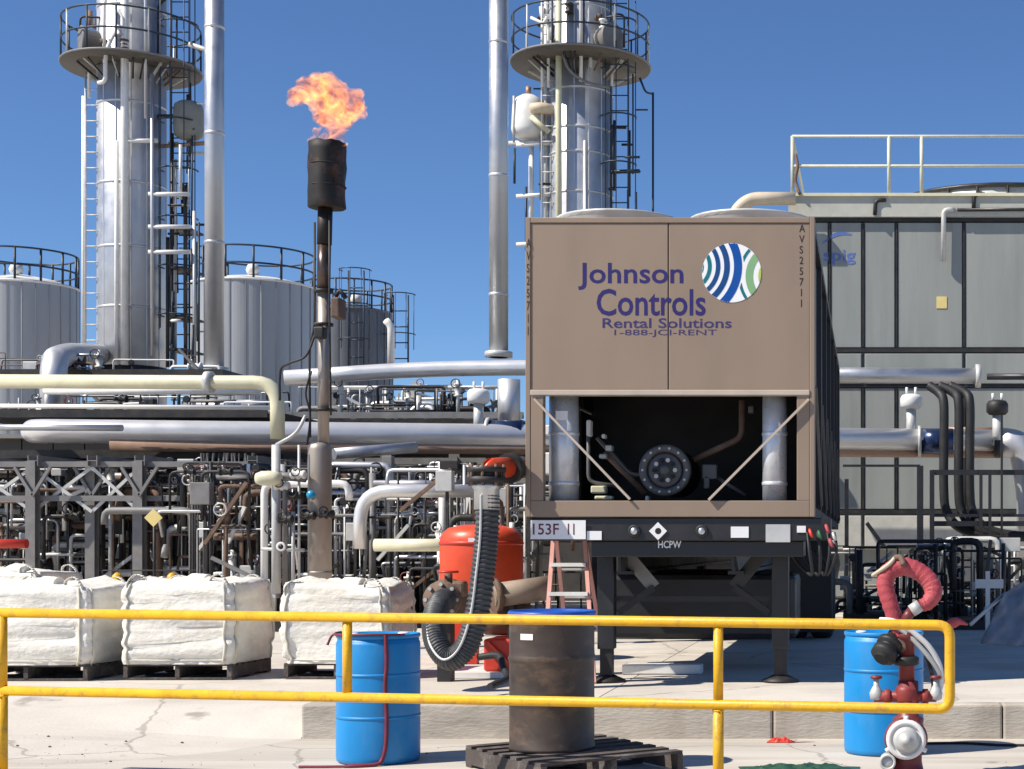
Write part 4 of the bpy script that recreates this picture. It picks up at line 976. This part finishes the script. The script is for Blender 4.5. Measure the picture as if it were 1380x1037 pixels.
# ------------------------------------------------------------------ storage tanks
def tank(label, px, wpx, d, pyeave, pypeak, m, seed, shield=True):
    x = X(px, d); r = RW(wpx, px, d); ze, zk = Z(pyeave, d), Z(pypeak, d)
    t = thing('storage_tank', label, 'tank', (x, d, ZP), 'clad storage tanks')
    MB().lathe([(r*.985,0),(r*.985,ze-ZP)], (x, d, ZP), n=48).build('core', m, t)
    n = 26; proto = None
    for k in range(n):
        if proto is None:
            da = 2*PI/n; b = MB(); hh = ze-ZP
            pr = [(-.49, 1.0), (-.47, 1.012), (-.44, 1.012), (-.42, 1.0), (-.2, 1.003), (0, 1.004), (.2, 1.003), (.42, 1.0), (.49, .998)]
            for (u0, q0), (u1, q1) in zip(pr, pr[1:]):
                P = lambda u, q, z: (x+r*q*math.cos(u*da), d+r*q*math.sin(u*da), z)
                b.face([P(u0,q0,ZP), P(u1,q1,ZP), P(u1,q1,ze), P(u0,q0,ze)])
            proto = b.build('wall_panel', m, t)
        else:
            c_ = proto.copy(); COL.objects.link(c_); c_.parent = t; c_.rotation_euler = (0, 0, 2*PI*k/n)
    MB().lathe([(r*1.02,0),(r*1.02,.06),(r*.6,(zk-ze)*.65),(r*.15,zk-ze),(0,zk-ze)], (x, d, ze), n=40).build('roof', WHITE if shield else m, t)
    rg = MB().ring((x, d, ze+1.0), r*.98, .03, 40, m=5).build('roof_rail', NAVYST, t)
    MB().ring((x, d, ze+.5), r*.98, .03, 40, m=5).build('roof_rail', NAVYST, t)
    for k in range(14):
        a = 2*PI*k/14+.15
        MB().tube([(x+r*.98*math.cos(a), d+r*.98*math.sin(a), ze), (x+r*.98*math.cos(a), d+r*.98*math.sin(a), ze+1.0)], .035, 5).build('rail_post', NAVYST, rg)
    p = W(px-15+seed*7, pypeak-2, d-r*.5)
    v_ = MB().lathe([(.06,0),(.06,.4),(.16,.42),(.2,.55),(.14,.7),(0,.74)], p-Vector((0,0,.4)), n=14).build('roof_vent', WHITE, t)
    return t, x, r, ze
tank('pale ribbed storage tank at the left edge with railed roof', 30, 158, 46.0, 390, 372, TANK, 1)
t, x, r, ze = tank('pale ribbed storage tank between the left column and the flare stack', 342, 172, 46.0, 390, 373, TANK, 2)
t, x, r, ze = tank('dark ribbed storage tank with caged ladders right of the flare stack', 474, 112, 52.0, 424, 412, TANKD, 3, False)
for px in (480, 540):
    p = W(px, 505, 52-r-.3 if px == 480 else 52-r*.3); q = W(px, 365 if px == 480 else 398, p.y)
    ladder(t, p, q, .5, NAVYST, cage=.5, step=.5, rr_=.03)
MB().tube(fillet([W(527,500,50), W(527,440,50), W(520,432,50)], .2), .12, 8).build('overflow_pipe', WHITE, t)

# ------------------------------------------------------------------ cooling tower on the right
d = 31.0
ct = thing('cooling_tower', 'large grey panelled cooling tower with railed deck, right of the chiller', 'cooling tower', (X(1300,d), d+3, ZP))
px_b = [1066, 1118, 1163, 1208, 1299, 1392, 1485]
MB().box((X(1066,d)+.03, d+.09, ZP), (X(1485,d), d+7, Z(297,d)-.01)).build('casing_core', PANEL, ct)
def cpanel(x0, x1, y0, y1, name='wall_panel', m=PANEL, inset=0.0):
    a_, b_ = W(x0, y1, d), W(x1, y0, d)
    o = MB().box((a_.x+.035, d+inset, a_.z+.02), (b_.x-.035, d+.088, b_.z-.02)).build(name, m, ct, bevel=.012)
    return o
for (y0, y1) in ((299, 470), (522, 688)):
    for x0, x1 in zip(px_b, px_b[1:]): cpanel(x0, x1, y0, y1)
for x0, x1 in zip(px_b[::2], px_b[2::2]):
    cpanel(x0, x1, 476, 519, 'belt_panel', PANEL, -.06)
    cpanel(x0, x1, 694, 742, 'basin_panel', mat('basin_panel', (.50,.49,.44), .6, var=.12), -.10)
for y in (297, 473, 520, 690):
    a_ = W(1066, y, d); MB().box((a_.x, d-.03, a_.z-.035), (X(1485,d), d+.085, a_.z+.035)).build('girt', DARKST, ct)
for x_ in px_b[1:-1]:
    for (y0, y1) in ((301, 468), (524, 686)):
        MB().box((X(x_,d)-.017, d-.02, Z(y1,d)), (X(x_,d)+.017, d+.08, Z(y0,d))).build('mullion', DARKST, ct)
MB().box((X(1066,d), d+.5, Z(294,d)), (X(1066,d)+.02, d+7, ZP+.5)).build('end_wall', PANEL, ct)
# deck edge and fan stack
MB().box((X(1066,d)-.05, d-.12, Z(294,d)), (X(1485,d), d+7, Z(267,d))).build('deck_fascia', mat('deck_fascia', (.46,.46,.40), .6, var=.1), ct)
MB().box((X(1064,d)-.05, d-.18, Z(267,d)), (X(1485,d), d+7.1, Z(263,d))).build('deck_edge', CREAM, ct)
RAILG = mat('rail_grey_green', (.55,.55,.44), .5, var=.1)
for y in (184, 224):
    MB().tube([W(1068,y,d-.1), W(1485,y,d-.1)], .032, 7).build('deck_rail', RAILG, ct)
for x_ in (1068, 1198, 1242, 1400):
    MB().tube([W(x_,268,d-.1), W(x_,184,d-.1)], .038, 7).build('deck_post', RAILG, ct)
MB().tube([W(1068,224,d-.1), W(1068,224,d-.1)+Vector((0,6,0))], .032, 7).build('deck_rail', RAILG, ct)
MB().tube([W(1068,184,d-.1), W(1068,184,d-.1)+Vector((0,6,0))], .032, 7).build('deck_rail', RAILG, ct)
MB().tube(spline([W(1072,208,d-.1), W(1075,225,d-.15), W(1072,243,d-.12), W(1078,262,d-.2)], 4), .035, 6).build('tied_rope', BROWN, ct)
c = Vector((X(1345,d+3.0), d+3.0, Z(264,d+3.0)-1.93))
RF = 2.35
MB().lathe([(RF*1.06,0),(RF,.5),(RF*.99,1.25),(RF*1.01,1.62)], c, n=48).build('fan_stack', LGREY, ct)
MB().ring(c+Vector((0,0,1.62)), RF*1.01, .05, 48).build('stack_rim', BLKPAINT, ct)
for k in range(24):
    a = 2*PI*k/24; MB().tube([c+Vector((RF*1.03*math.cos(a), RF*1.03*math.sin(a), .6)), c+Vector((RF*1.02*math.cos(a), RF*1.02*math.sin(a), 1.6))], .03, 5).build('stack_rib', DARKST, ct)
for (x_, y0, y1) in ((1272, 283, 352), (1180, 270, 290), (1313, 262, 282)):
    MB().tube(fillet([W(x_+14,y0,d-.14), W(x_,y0,d-.14), W(x_-1,y1,d-.14)], .1), .05 if y1 > 300 else .04, 8).build('drain_drop', LGREY if y1 > 300 else DARKST, ct)
MB().tube([W(1290,283,d-.16), W(1485,282,d-.16)], .035, 7).build('deck_cable', BLKPAINT, ct)
a_ = W(1262,416,d); MB().box((a_.x, d-.012, a_.z), (X(1276,d), d-.002, Z(400,d))).build('yellow_tag', YTAG, ct)
text_box('spig', X(1110,d), X(1153,d), Z(357,d), Z(337,d), d-.006, 'maker_print', LBLUE, ct, bold=.012)
pts = [W(1108+4*k, 329-10*math.sin(PI*min(1,k/9.0)*.62)-.3*k, d-.006) for k in range(11)]
b = MB()
for k in range(10):
    h0, h1 = .012+.07*math.sin(PI*k/10), .012+.07*math.sin(PI*(k+1)/10)
    b.face([pts[k], pts[k+1], pts[k+1]+Vector((0,0,h1)), pts[k]+Vector((0,0,h0))])
b.build('maker_arc', LBLUE, ct)
# cream elbow pipe leaving the deck to the left
d2 = 30.6
MB().tube(fillet([W(1072,268,d2), W(1010,268,d2), W(990,286,d2), W(986,330,d2)], .5, 7), .13, 14).build('cream_elbow_pipe', BEIGE, label='beige elbow pipe running left from the cooling tower deck', cat='pipe')

# ------------------------------------------------------------------ main pipes
def pipe(label, pts, r, m, fil=.4, bands=0, n=18, group=None, flanges=(), bandm=None):
    P = fillet([W(*p) for p in pts], fil, 6)
    o = MB().tube(P, r, n).build('pipe', m, label=label, cat='pipe', group=group)
    A, B = W(*pts[-2]), W(*pts[-1])
    if bands:
        for k in range(1, bands):
            c = A.lerp(B, k/bands); u = (B-A).normalized()
            MB().tube([c-u*.03, c-u*.03, c+u*.03, c+u*.03], [r, r*1.03, r*1.03, r], n).build('jacket_band', bandm or ALU2, o)
    for q in flanges:
        c = W(*q[:3]); u = Vector(q[3]).normalized()
        MB().tube([c-u*.05, c+u*.05], r*1.5, n).build('flange', LGREY, o)
    return o
bp_ = pipe('big silver pipe running level across the whole plant behind the chiller', [(60,584,28.5), (42,581,25.6), (1350,594,28.2)], .20, ALUB, fil=.6, bands=9, n=28)
pipe('copper-brown pipe added for the warm reflection under the big silver pipe', [(150,599,25.75), (1348,609,28.3)], .12, COPPER, n=16)  # brown sliver stands in for warm reflected light on the big pipe's underside
for px_, py_, d_ in ((683, 585, 26.9), (1262, 595, 28.0)):   # dark saddle plates over the pipe
    c = W(px_, py_, d_)
    s_ = MB().lathe([(.208,-.30),(.235,-.30),(.235,.30),(.208,.30),(.208,-.30)], c, axis='X', n=28).build('saddle_sleeve', mat('navy_sleeve', (.03,.05,.12), .25, metal=.5, var=.1), bp_)
    MB().lathe([(.237,-.34),(.285,-.34),(.285,-.28),(.237,-.28),(.237,-.34)], c, axis='X', n=28).build('saddle_ring', LGREY, bp_)
c = W(1362, 596, 28.2)
MB().tube(fillet([W(1346,596,28.2), W(1378,600,28.2), W(1390,660,28.2), W(1390,760,28.2)], .5), .27, 22).build('insulated_elbow', ALU2, bp_)
pipe('cream pipe along the left, turning down beside the flare stack', [(-60,514,23.0), (374,516,23.0), (374,592,23.0)], .105, CREAM, fil=.35, flanges=((282,515,23.0,(1,0,0)),))
pipe('silver pipe rising slightly from the flare stack towards the chiller', [(384,510,29.5), (575,497,30), (1000,494,30)], .15, ALUB, fil=2.0)
pipe('silver-blue pipe in front of the cooling tower belt', [(1000,505,29.5), (1318,507,29.5)], .15, ALU, flanges=((1318,507,29.5,(1,0,0)),))
pipe('thin white pipe above the big pipe at left', [(-60,547,24.0), (372,550,24.0)], .035, WHITE)
pipe('white pipe just under the cream pipe', [(60,527,25), (350,527,25)], .06, WHITE)
pipe('thin silver pipe on the pale left racks', [(-60,576,24.4), (165,577,24.4)], .05, ALU)
pipe('white elbowed pipe low beside the flare stack', [(640,662,22.0), (487,662,22.0), (484,740,22.0)], .095, ALUB, fil=.5)
pipe('pale olive pipe low between flare stack and red vessel', [(505,735,20.5), (640,735,20.5)], .085, CREAM)
pipe('sloping silver pipe under the big pipe', [(450,612,24.5), (560,603,25.5)], .09, ALU)
pipe('silver domed pipe elbow behind the cream pipe', [(72,560,30), (72,485,30), (92,478,32), (140,478,36)], .24, ALU2, fil=.5)
pipe('short silver standpipe under the right end of the sloping pipe', [(686,580,28), (686,512,28)], .20, ALU2)
pipe('red pipe low at the left edge', [(-60,733,23), (36,733,23)], .07, RED)
pipe('dark pipe along the cooling tower front', [(1330,508,29), (1480,508,29)], .06, BLKPAINT)
pipe('thin rust-red pipe on top of the big pipe at right', [(1268,579,28.3), (1350,580,28.3)], .05, COPPER)
def act(label, px, py, d, m):
    p = W(px, py, d); t = thing('actuated_valve', label, 'valve', p)
    MB().lathe([(0,0),(.15,.01),(.2,.06),(.2,.2),(.16,.26),(.06,.28),(0,.28)], p, n=18).build('actuator_cap', m, t)
    MB().cyl(p-Vector((0,0,.55)), p, .09, 12).build('yoke', LGREY, t)
    for s_ in (-.08, .08): MB().cyl(p+Vector((s_,0,.26)), p+Vector((s_,0,.4)), .025, 8).build('fitting', WHITE, t)
    MB().lathe([(.12,-.06),(.17,-.05),(.17,.05),(.12,.06)], p-Vector((0,0,.6)), axis='X', n=16).build('valve_body', DARKST, t)
act('white capped control valve standing on the big pipe right of the chiller', 1228, 552, 28.0, WHITE)
act('white capped control valve left of the chiller post', 645, 545, 27.5, WHITE)
act('small dark topped valve near the right edge', 1344, 560, 28.0, DARKST)
# three black hoses dropping in front of the cooling tower
for k, (px_, lab) in enumerate(((1272, 'left of three black hoses hanging by the cooling tower'), (1292, 'middle of three black hoses hanging by the cooling tower'), (1307, 'right of three black hoses hanging by the cooling tower'))):
    P = spline([W(1252+k*14,520,27.5), W(px_-6,530,27.4), W(px_,545,27.3), W(px_,600,27.3), W(px_,660,27.3), W(px_+4,690,27.3), W(px_+22,712,27.2), W(px_+60,722,27.2), W(px_+120,724,27.2)], 6)
    MB().tube(P, .085, 10).build('black_hose', RUBBER, label=lab, cat='hose', group='black hoses by the cooling tower')
fr = thing('hose_frame', 'black square-tube frame holding the hoses below the big pipe', 'frame', (X(1280,26.8), 26.8, ZP))
for px_, y0, y1, r_ in ((1240,628,800,.11),(1256,634,800,.08),(1141,646,800,.07),(1322,636,690,.05),(1334,640,690,.05),(1350,560,735,.035)):
    a_ = W(px_, y0, 26.8); MB().box((a_.x-r_/2, 26.75, ZP), (a_.x+r_/2, 26.85, a_.z)).build('post', BLKPAINT, fr)
for x0, x1, y_, h_ in ((1136,1240,628,.04),(1256,1400,637,.09),(1256,1400,695,.05),(1256,1400,706,.09),(1136,1240,738,.05)):
    a_ = W(x0, y_, 26.9); MB().box((a_.x, 26.86, a_.z-h_/2), (X(x1,26.9), 26.94, a_.z+h_/2)).build('beam', BLKPAINT, fr)
MB().bar(W(1168,705,26.7), W(1192,738,26.7), .07).build('brace', BLKPAINT, fr)

# ------------------------------------------------------------------ steel pipe rack on the left
rk = thing('pipe_rack', 'grey steel pipe rack with crossed braces behind the white bags', 'pipe rack', (X(200,24), 25, ZP))
def hbeam(p0, p1, w_, m, parent, name):
    p0, p1 = Vector(p0), Vector(p1)
    u = (p1-p0).normalized(); side = Vector((1,0,0)) if abs(u.z) > .9 else Vector((0,0,1)); dep = u.cross(side).normalized()
    b = MB()
    for s_ in (-1, 1): b.bar(p0+dep*s_*w_*.46, p1+dep*s_*w_*.46, w_, w_*.09, up=tuple(dep))
    b.bar(p0, p1, w_*.09, w_*.83, up=tuple(dep))
    return b.build(name, m, parent)
cols = [(44,24),(124,24.3),(188,24),(-40,24),(340,24.5),(44,29),(188,29),(340,29),(520,27.5),(612,27.5),(450,29),(700,29)]
for px_, d_ in cols:
    x_ = X(px_, d_); z_ = Z(622, d_) if d_ < 25 else Z(612, d_)
    hbeam((x_, d_, ZP), (x_, d_, z_), .15, GREYST, rk, 'column')
    MB().box((x_-.15, d_-.15, ZP+.001), (x_+.15, d_+.15, ZP+.03)).build('base_plate', GREYST, rk)
for d_, pys, x0, x1 in ((24, (626, 672), -60, 345), (29, (614, 672, 560), -60, 705), (27.5, (622,), 430, 705)):
    for py in pys:
        hbeam(W(x0, py, d_+.12), W(x1, py, d_+.12), .085 if d_ == 24 else .12, GREYST, rk, 'beam')
for (x0, x1, d_) in ((44,124,24.1),(124,188,24.1),(-40,44,24.1),(188,340,28.8),(450,520,28.8),(520,612,27.6)):
    for y0, y1 in ((630, 690), (690, 630)):
        MB().bar(W(x0,y0,d_+.03*(y0>y1)), W(x1,y1,d_+.03*(y0>y1)), .05, .02, up=(0,1,0)).build('brace', LGREY if (x0+y0) % 3 else GREYST, rk)
for (xc, d_) in ((44,24),(188,24),(124,24.3)):
    for s_ in (-1, 1): MB().bar(W(xc, 668, d_-.1), W(xc+s_*24, 630, d_-.1), .045).build('knee_brace', GREYST, rk)
for px_ in (-40, 44, 124, 188, 340):
    hbeam(W(px_, 621, 24), (X(px_, 24), 29, Z(621, 24)), .16, GREYST, rk, 'transverse_beam')
# trays with cables, added on the rack to shade what is underneath
def tray(label, x0, x1, d0, d1, z, m):
    t = thing('shade_tray', label, 'cable tray', (X((x0+x1)/2,d0), (d0+d1)/2, z), 'shade trays added on the pipe rack')
    xa, xb = X(x0, d0), X(x1, d0)
    MB().box((xa, d0, z), (xb, d1, z+.02)).build('floor', m, t)
    for yy in (d0, d1-.02): MB().box((xa, yy, z+.021), (xb, yy+.02, z+.14)).build('side', m, t)
    n = max(2, int((d1-d0)/.09))
    rg = random.Random(int(x0*7+d0*13))
    for k in range(min(n, 8)):
        y = d0+.06+k*(d1-d0-.12)/min(n,8)
        MB().tube([(xa, y, z+.05), ((xa+xb)/2, y+rg.uniform(-.02,.02), z+.06), (xb, y, z+.05)], rg.uniform(.02,.035), 6).build('cable', RUBBER, t)
tray('wide added shade tray on the rack right behind the cream pipe', -60, 345, 26.2, 27.4, Z(612,25), DARKST)
tray('added shade tray at the back of the rack, farthest left', -60, 345, 27.8, 29.0, Z(612,25)+.02, DARKST)
tray('added shade tray running from the flare stack to the chiller', 385, 700, 27.9, 29.1, Z(600,26.5), GALV)
tray('lower dark shade tray added under the left rack', -60, 345, 25.2, 26.4, Z(672,24), DARKST)
tray('lower dark shade tray added between the flare stack and the red vessel', 440, 700, 27.8, 29.0, Z(672,26.5), DARKST)

# walkway with pale railing and stairs between the pipes
wk = thing('steel_walkway', 'pale grey walkway with handrails behind the big pipe, right of the flare stack', 'walkway', (X(540,31.5), 31.5, Z(578,31.5)))
MB().box((X(440,31), 31, Z(580,31)), (X(700,31), 32.2, Z(577,31))).build('deck', GALV, wk)
for y in (522, 548):
    MB().tube([W(440,y,31), W(700,y,31)], .03, 6).build('rail', LGREY, wk)
    MB().tube([W(440,y+2,32.2), W(700,y+2,32.2)], .03, 6).build('rail', LGREY, wk)
for k in range(11):
    MB().tube([W(445+k*25,578,31), W(445+k*25,522,31)], .03, 6).build('rail_post', LGREY, wk)
for s_ in (0, .9):
    MB().bar(W(538,580,30.7+s_), W(562,515,30.7+s_), .16, .03).build('stair_stringer', LGREY, wk)
    MB().bar(W(600,580,30.7+s_), W(612,515,30.7+s_), .12, .03).build('stair_stringer', LGREY, wk)
for k in range(7):
    p = W(540+k*3.4, 576-k*9, 30.7); MB().box((p.x-.14, 30.72, p.z-.02), (p.x+.14, 31.58, p.z+.02)).build('tread', GALV, wk)

# ------------------------------------------------------------------ process skids: dense pipework under and around the rack
def skid(label, x0, x1, y0, y1, d0, d1, n, seed, mats, cat='process skid'):
    rg = random.Random(seed); dm_ = (d0+d1)/2
    t = thing('process_skid', label, cat, (X((x0+x1)/2, dm_), dm_, ZP), 'process skids around the pipe rack')
    zf = ZP+.004 if y1 > 600 else Z(y1, dm_)-.14
    MB().box((X(x0,d0), d0, zf), (X(x1,d0), d1, zf+.136)).build('base_frame', DARKST, t)
    def rp(): return rg.uniform(x0, x1), rg.uniform(y0, y1), rg.uniform(d0, d1)
    zlo = ZP + .14 if y1 > 600 else Z(y1, dm_)
    for i in range(n):
        k = rg.random(); a, py, dd = rp(); m = rg.choice(mats); r_ = rg.choice((.010,.014,.018,.022,.03,.055))
        if k < .30:
            p = W(a, py, dd); side = rg.choice((-1, 1))*rg.uniform(.3, 1.4)
            MB().tube(fillet([(p.x, dd, zlo), p, (p.x+side, dd+rg.uniform(-.2,.2), p.z), (p.x+side, dd, max(zlo, p.z-rg.uniform(.2,.8)))], r_*2.5, 3), r_, 8).build('pipe', m, t)
        elif k < .46:
            a2 = a + rg.uniform(30, 110)*(1 if rg.random() < .5 else -1); a2 = min(max(a2, x0), x1)
            p, q = W(a, py, dd), W(a2, py, dd)
            if (q-p).length > .1: MB().tube([p, q], r_, 8).build('pipe', m, t)
        elif k < .56:
            p = W(a, y0+rg.random()*20, dd); MB().tube([(p.x, dd, zlo), p], r_, 8).build('standpipe', m, t)
        elif k < .74:
            p = W(a, max(py, y0+14 if y1 > 600 else py), dd); s_ = rg.uniform(.55, 1.05)
            ax = rg.choice('XZ')
            v_ = MB().lathe([(.0,-.13*s_),(.085*s_,-.13*s_),(.085*s_,-.095*s_),(.045*s_,-.09*s_),(.075*s_,0),(.045*s_,.09*s_),(.085*s_,.095*s_),(.085*s_,.13*s_),(0,.13*s_)], p, axis=ax, n=12).build('valve', m, t)
            if ax == 'X': MB().tube(fillet([Vector((p.x-.5*s_, dd, max(zlo, p.z-.7))), p-Vector((.5*s_,0,0)), p+Vector((.5*s_,0,0)), Vector((p.x+.5*s_, dd, max(zlo, p.z-.9)))], .1, 3), .034*s_, 8).build('valve_line', m, t)
            else: MB().tube([Vector((p.x, dd, zlo)), p+Vector((0,0,.22*s_))], .034*s_, 8).build('valve_line', m, t)
            MB().cyl(p, p+Vector((0,-.18*s_,.12*s_)), .014*s_, 6).build('stem', LGREY, v_)
            MB().ring(p+Vector((0,-.19*s_,.12*s_)), .09*s_, .012*s_, 14, axis='Y', m=5).build('handwheel', rg.choice((DARKST, DARKST, LGREY, DARKST, MAROON)), v_)
        elif k < .82:
            p = W(a, py, dd); MB().tube([(p.x, dd+.04, zlo), (p.x, dd+.04, p.z)], .012, 6).build('gauge_stem', m, t); g_ = MB().lathe([(0,.03),(.06,.03),(.065,-.01),(.055,-.02)], p, axis='Y', n=14).build('gauge', BLKPAINT, t)
            MB().lathe([(.052,-.012),(0,-.014)], p, axis='Y', n=12).build('gauge_face', SIGNW, g_)
        elif k < .92:
            p = W(a, py, dd); q = p+Vector((rg.uniform(-.9,.9), 0, rg.uniform(-.9,-.2))); q.z = max(q.z, zlo)
            MB().bar(p, q, .05, .05).build('strut', m, t)
        else:
            p = W(a, py, dd); w_, h_ = rg.uniform(.06,.15), rg.uniform(.06,.17); MB().box((p.x-.02, dd+.081, zlo), (p.x+.02, dd+.12, p.z)).build('box_post', DARKST, t)
            MB().box((p.x-w_, dd-.08, p.z-h_), (p.x+w_, dd+.08, p.z+h_)).build('junction_box', rg.choice((DARKST, LGREY, GREYST)), t, bevel=.01)
    return t
DK2 = [DARKST, DARKST, DARKST, BLKPAINT, GREYST, LGREY, BROWN, ALU2, WHITE]
DK = [DARKST, DARKST, DARKST, BLKPAINT, GREYST, LGREY, BROWN]
MX = [DARKST, DARKST, GREYST, LGREY, ALU2, WHITE, BROWN]
LT = [GREYST, LGREY, ALU2, WHITE, DARKST, DARKST]
skid('cluttered skid of pipes and valves at the far left under the rack', -60, 120, 620, 800, 24.8, 27.5, 190, 1, MX)
skid('dark crowded skid between the rack columns behind the middle bag', 120, 260, 622, 800, 24.6, 27.5, 190, 2, DK2)
skid('dark mass of pipes just left of the flare stack', 255, 400, 622, 800, 22.0, 25.5, 220, 3, DK2)
skid('pale pipework right of the flare stack under the big pipe', 448, 600, 622, 800, 23, 27, 200, 4, LT)
skid('pipework and valves behind the red vessel', 590, 715, 622, 800, 21.5, 26, 170, 5, MX)
skid('dark pipework right of the chiller under the cooling tower', 1136, 1260, 735, 830, 24.6, 26.4, 70, 6, DK)
skid('dark pipework low at the right edge', 1255, 1420, 725, 835, 22.5, 26.4, 90, 7, DK)
skid('upper piping between the cream pipe and the big pipe', -60, 360, 528, 560, 26.5, 29, 60, 8, LT)
skid('pipes and fittings around the stairs right of the flare stack', 440, 700, 520, 568, 29.4, 30.6, 70, 9, LT)
skid('pipework at the foot of the columns behind the rack', -60, 300, 470, 505, 31, 33, 30, 10, MX)

# vertical black cable bundle left of the flare stack
cb = thing('cable_bundle', 'loose black hoses hanging from the rack left of the flare stack', 'hose bundle', (X(310,22.2), 22.2, ZP))
rg = random.Random(77)
for k in range(15):
    px_ = 272 + k*5.0 + rg.uniform(-3,3); dd = 24.2 + rg.uniform(0,.9)
    MB().tube(spline([W(px_+rg.uniform(-4,4),612,dd+.4), W(px_,650,dd), W(px_+rg.uniform(-5,5),700,dd-.1), W(px_+rg.uniform(-6,10),760,dd), W(px_+rg.uniform(-6,16),800,dd-.2)], 4), rg.uniform(.014,.032), 7).build('hose', rg.choice((RUBBER, RUBBER, BLKPAINT, DARKST)), cb)
# dark exchangers and tanks deep under the rack
def exch(label, x0, x1, py, d, r, m):
    p, q = W(x0, py, d), W(x1, py, d)
    t = thing('heat_exchanger', label, 'heat exchanger', ((p.x+q.x)/2, d, ZP), 'horizontal heat exchangers')
    L = q.x-p.x
    MB().lathe([(0,-.2),(r*.6,-.15),(r*.95,-.03),(r,.05),(r*1.15,.051),(r*1.15,.15),(r,.151),(r,L-.15),(r*1.15,L-.149),(r*1.15,L-.05),(r,L-.049),(r*.6,L+.12),(0,L+.17)], p, axis='X', n=24).build('shell', m, t)
    for u in (.2, .8): MB().box((p.x+L*u-.08, d-r*.7, ZP+.002), (p.x+L*u+.08, d+r*.7, p.z-r*.6)).build('saddle', DARKST, t)
    for u in (.12, .9): MB().cyl((p.x+L*u, d, p.z), (p.x+L*u, d, p.z+r+.25), .1, 12).build('nozzle', m, t)
exch('dark horizontal exchanger deep under the left rack', -40, 170, 700, 28.2, .55, DARKST)
exch('dark horizontal exchanger behind the hanging hoses', 190, 420, 690, 28.4, .6, DARKST)
exch('grey horizontal exchanger behind the pale pipework', 440, 600, 705, 29.6, .55, GREYST)
exch('dark horizontal exchanger behind the red vessel', 600, 860, 690, 30.2, .6, DARKST)
exch('dark horizontal exchanger under the chiller trailer, far behind', 860, 1120, 760, 28.5, .5, DARKST)
# low dark wall added to stand in for deep shade behind the rack
sh = thing('shade_wall', 'long low dark wall added for the deep shade behind the pipe rack', 'shelter', (X(450,34), 35, ZP))
SHD = mat('shade_wall_sheet', (.055,.05,.047), .7, var=.25)
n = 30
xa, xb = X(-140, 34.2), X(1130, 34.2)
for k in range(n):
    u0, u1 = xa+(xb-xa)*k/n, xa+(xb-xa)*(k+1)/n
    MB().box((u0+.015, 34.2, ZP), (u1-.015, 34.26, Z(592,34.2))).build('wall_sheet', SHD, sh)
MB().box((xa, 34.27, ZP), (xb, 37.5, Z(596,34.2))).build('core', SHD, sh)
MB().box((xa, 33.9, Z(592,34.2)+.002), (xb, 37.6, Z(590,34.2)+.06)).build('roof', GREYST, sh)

# ------------------------------------------------------------------ small things behind the bags and at the right
for k, (px_, lab) in enumerate(((158,'small yellow bollard between the left and middle bags'),(232,'slim yellow post behind the middle bag'))):
    d_ = 16.5; x_ = X(px_, d_)
    o = MB().lathe([(.06,0.001),(.06,.85),(.05,.91),(.02,.94),(0,.945)], (x_, d_, ZP), n=18).build('bollard', YELLOW, label=lab, cat='bollard')
    MB().lathe([(.061,.5),(.063,.505),(.063,.57),(.061,.575)], (x_, d_, ZP), n=18).build('reflective_band', WHITE, o)
p = W(207, 698, 21.5); q = .09
wd = MB().box((-q,-.01,-q),(q,0,q), Matrix.Translation(p) @ Matrix.Rotation(PI/4,4,'Y')).build('diamond_sign', YTAG, label='small yellow diamond sign in the dark behind the middle bag', cat='sign')
MB().cyl((p.x, p.y+.02, ZP), (p.x, p.y+.02, p.z+.1), .02, 8).build('sign_post', DARKST, wd)
cr_ = thing('white_cross_post', 'white cross-shaped post low at the right edge', 'post', (X(1331,20), 20, ZP))
MB().box((X(1328,20), 19.97, ZP), (X(1334,20), 20.03, Z(770,20))).build('upright', WHITE, cr_)
MB().box((X(1314,20), 19.965, Z(793,20)), (X(1352,20), 20.035, Z(781,20))).build('arm', WHITE, cr_)
# grey sheet leaning at right edge
fs = thing('leaning_sheet', 'grey folded sheet leaning on a pole at the right edge', 'sheet', (X(1350,16), 16, ZP))
b = MB(); idx = {}
for i in range(13):
    for j in range(13):
        u, v = i/12, j/12
        top = W(1398, 772, 16.3).lerp(W(1352, 800, 15.9), 1-u); bot = W(1385, 872, 15.2).lerp(W(1322, 868, 15.4), 1-u)
        p = top.lerp(bot, v); p.y += .06*mnoise.noise(Vector((u*5, v*4, 2)))*2; p.z = max(p.z, ZP+.01); idx[i,j] = len(b.v); b.v.append(p)
for i in range(12):
    for j in range(12): b.f.append((idx[i,j], idx[i+1,j], idx[i+1,j+1], idx[i,j+1])); b.sm.append(True)
o = b.build('sheet', mat('grey_canvas', (.30,.30,.32), .8, var=.2), fs); md = o.modifiers.new('thick','SOLIDIFY'); md.thickness = .012
MB().tube([W(1308,842,15.5), W(1352,802,15.9)], .02, 7).build('pole', LGREY, fs)
# pale sleeper and low kerb on the sunlit pad left of the trailer
o = MB().box((X(838,14.7), 14.7, ZP+.002), (X(945,14.7), 14.9, ZP+.10)).build('timber_sleeper', WHITE, bevel=.015, label='pale timber sleeper lying on the pad under the trailer', cat='timber')
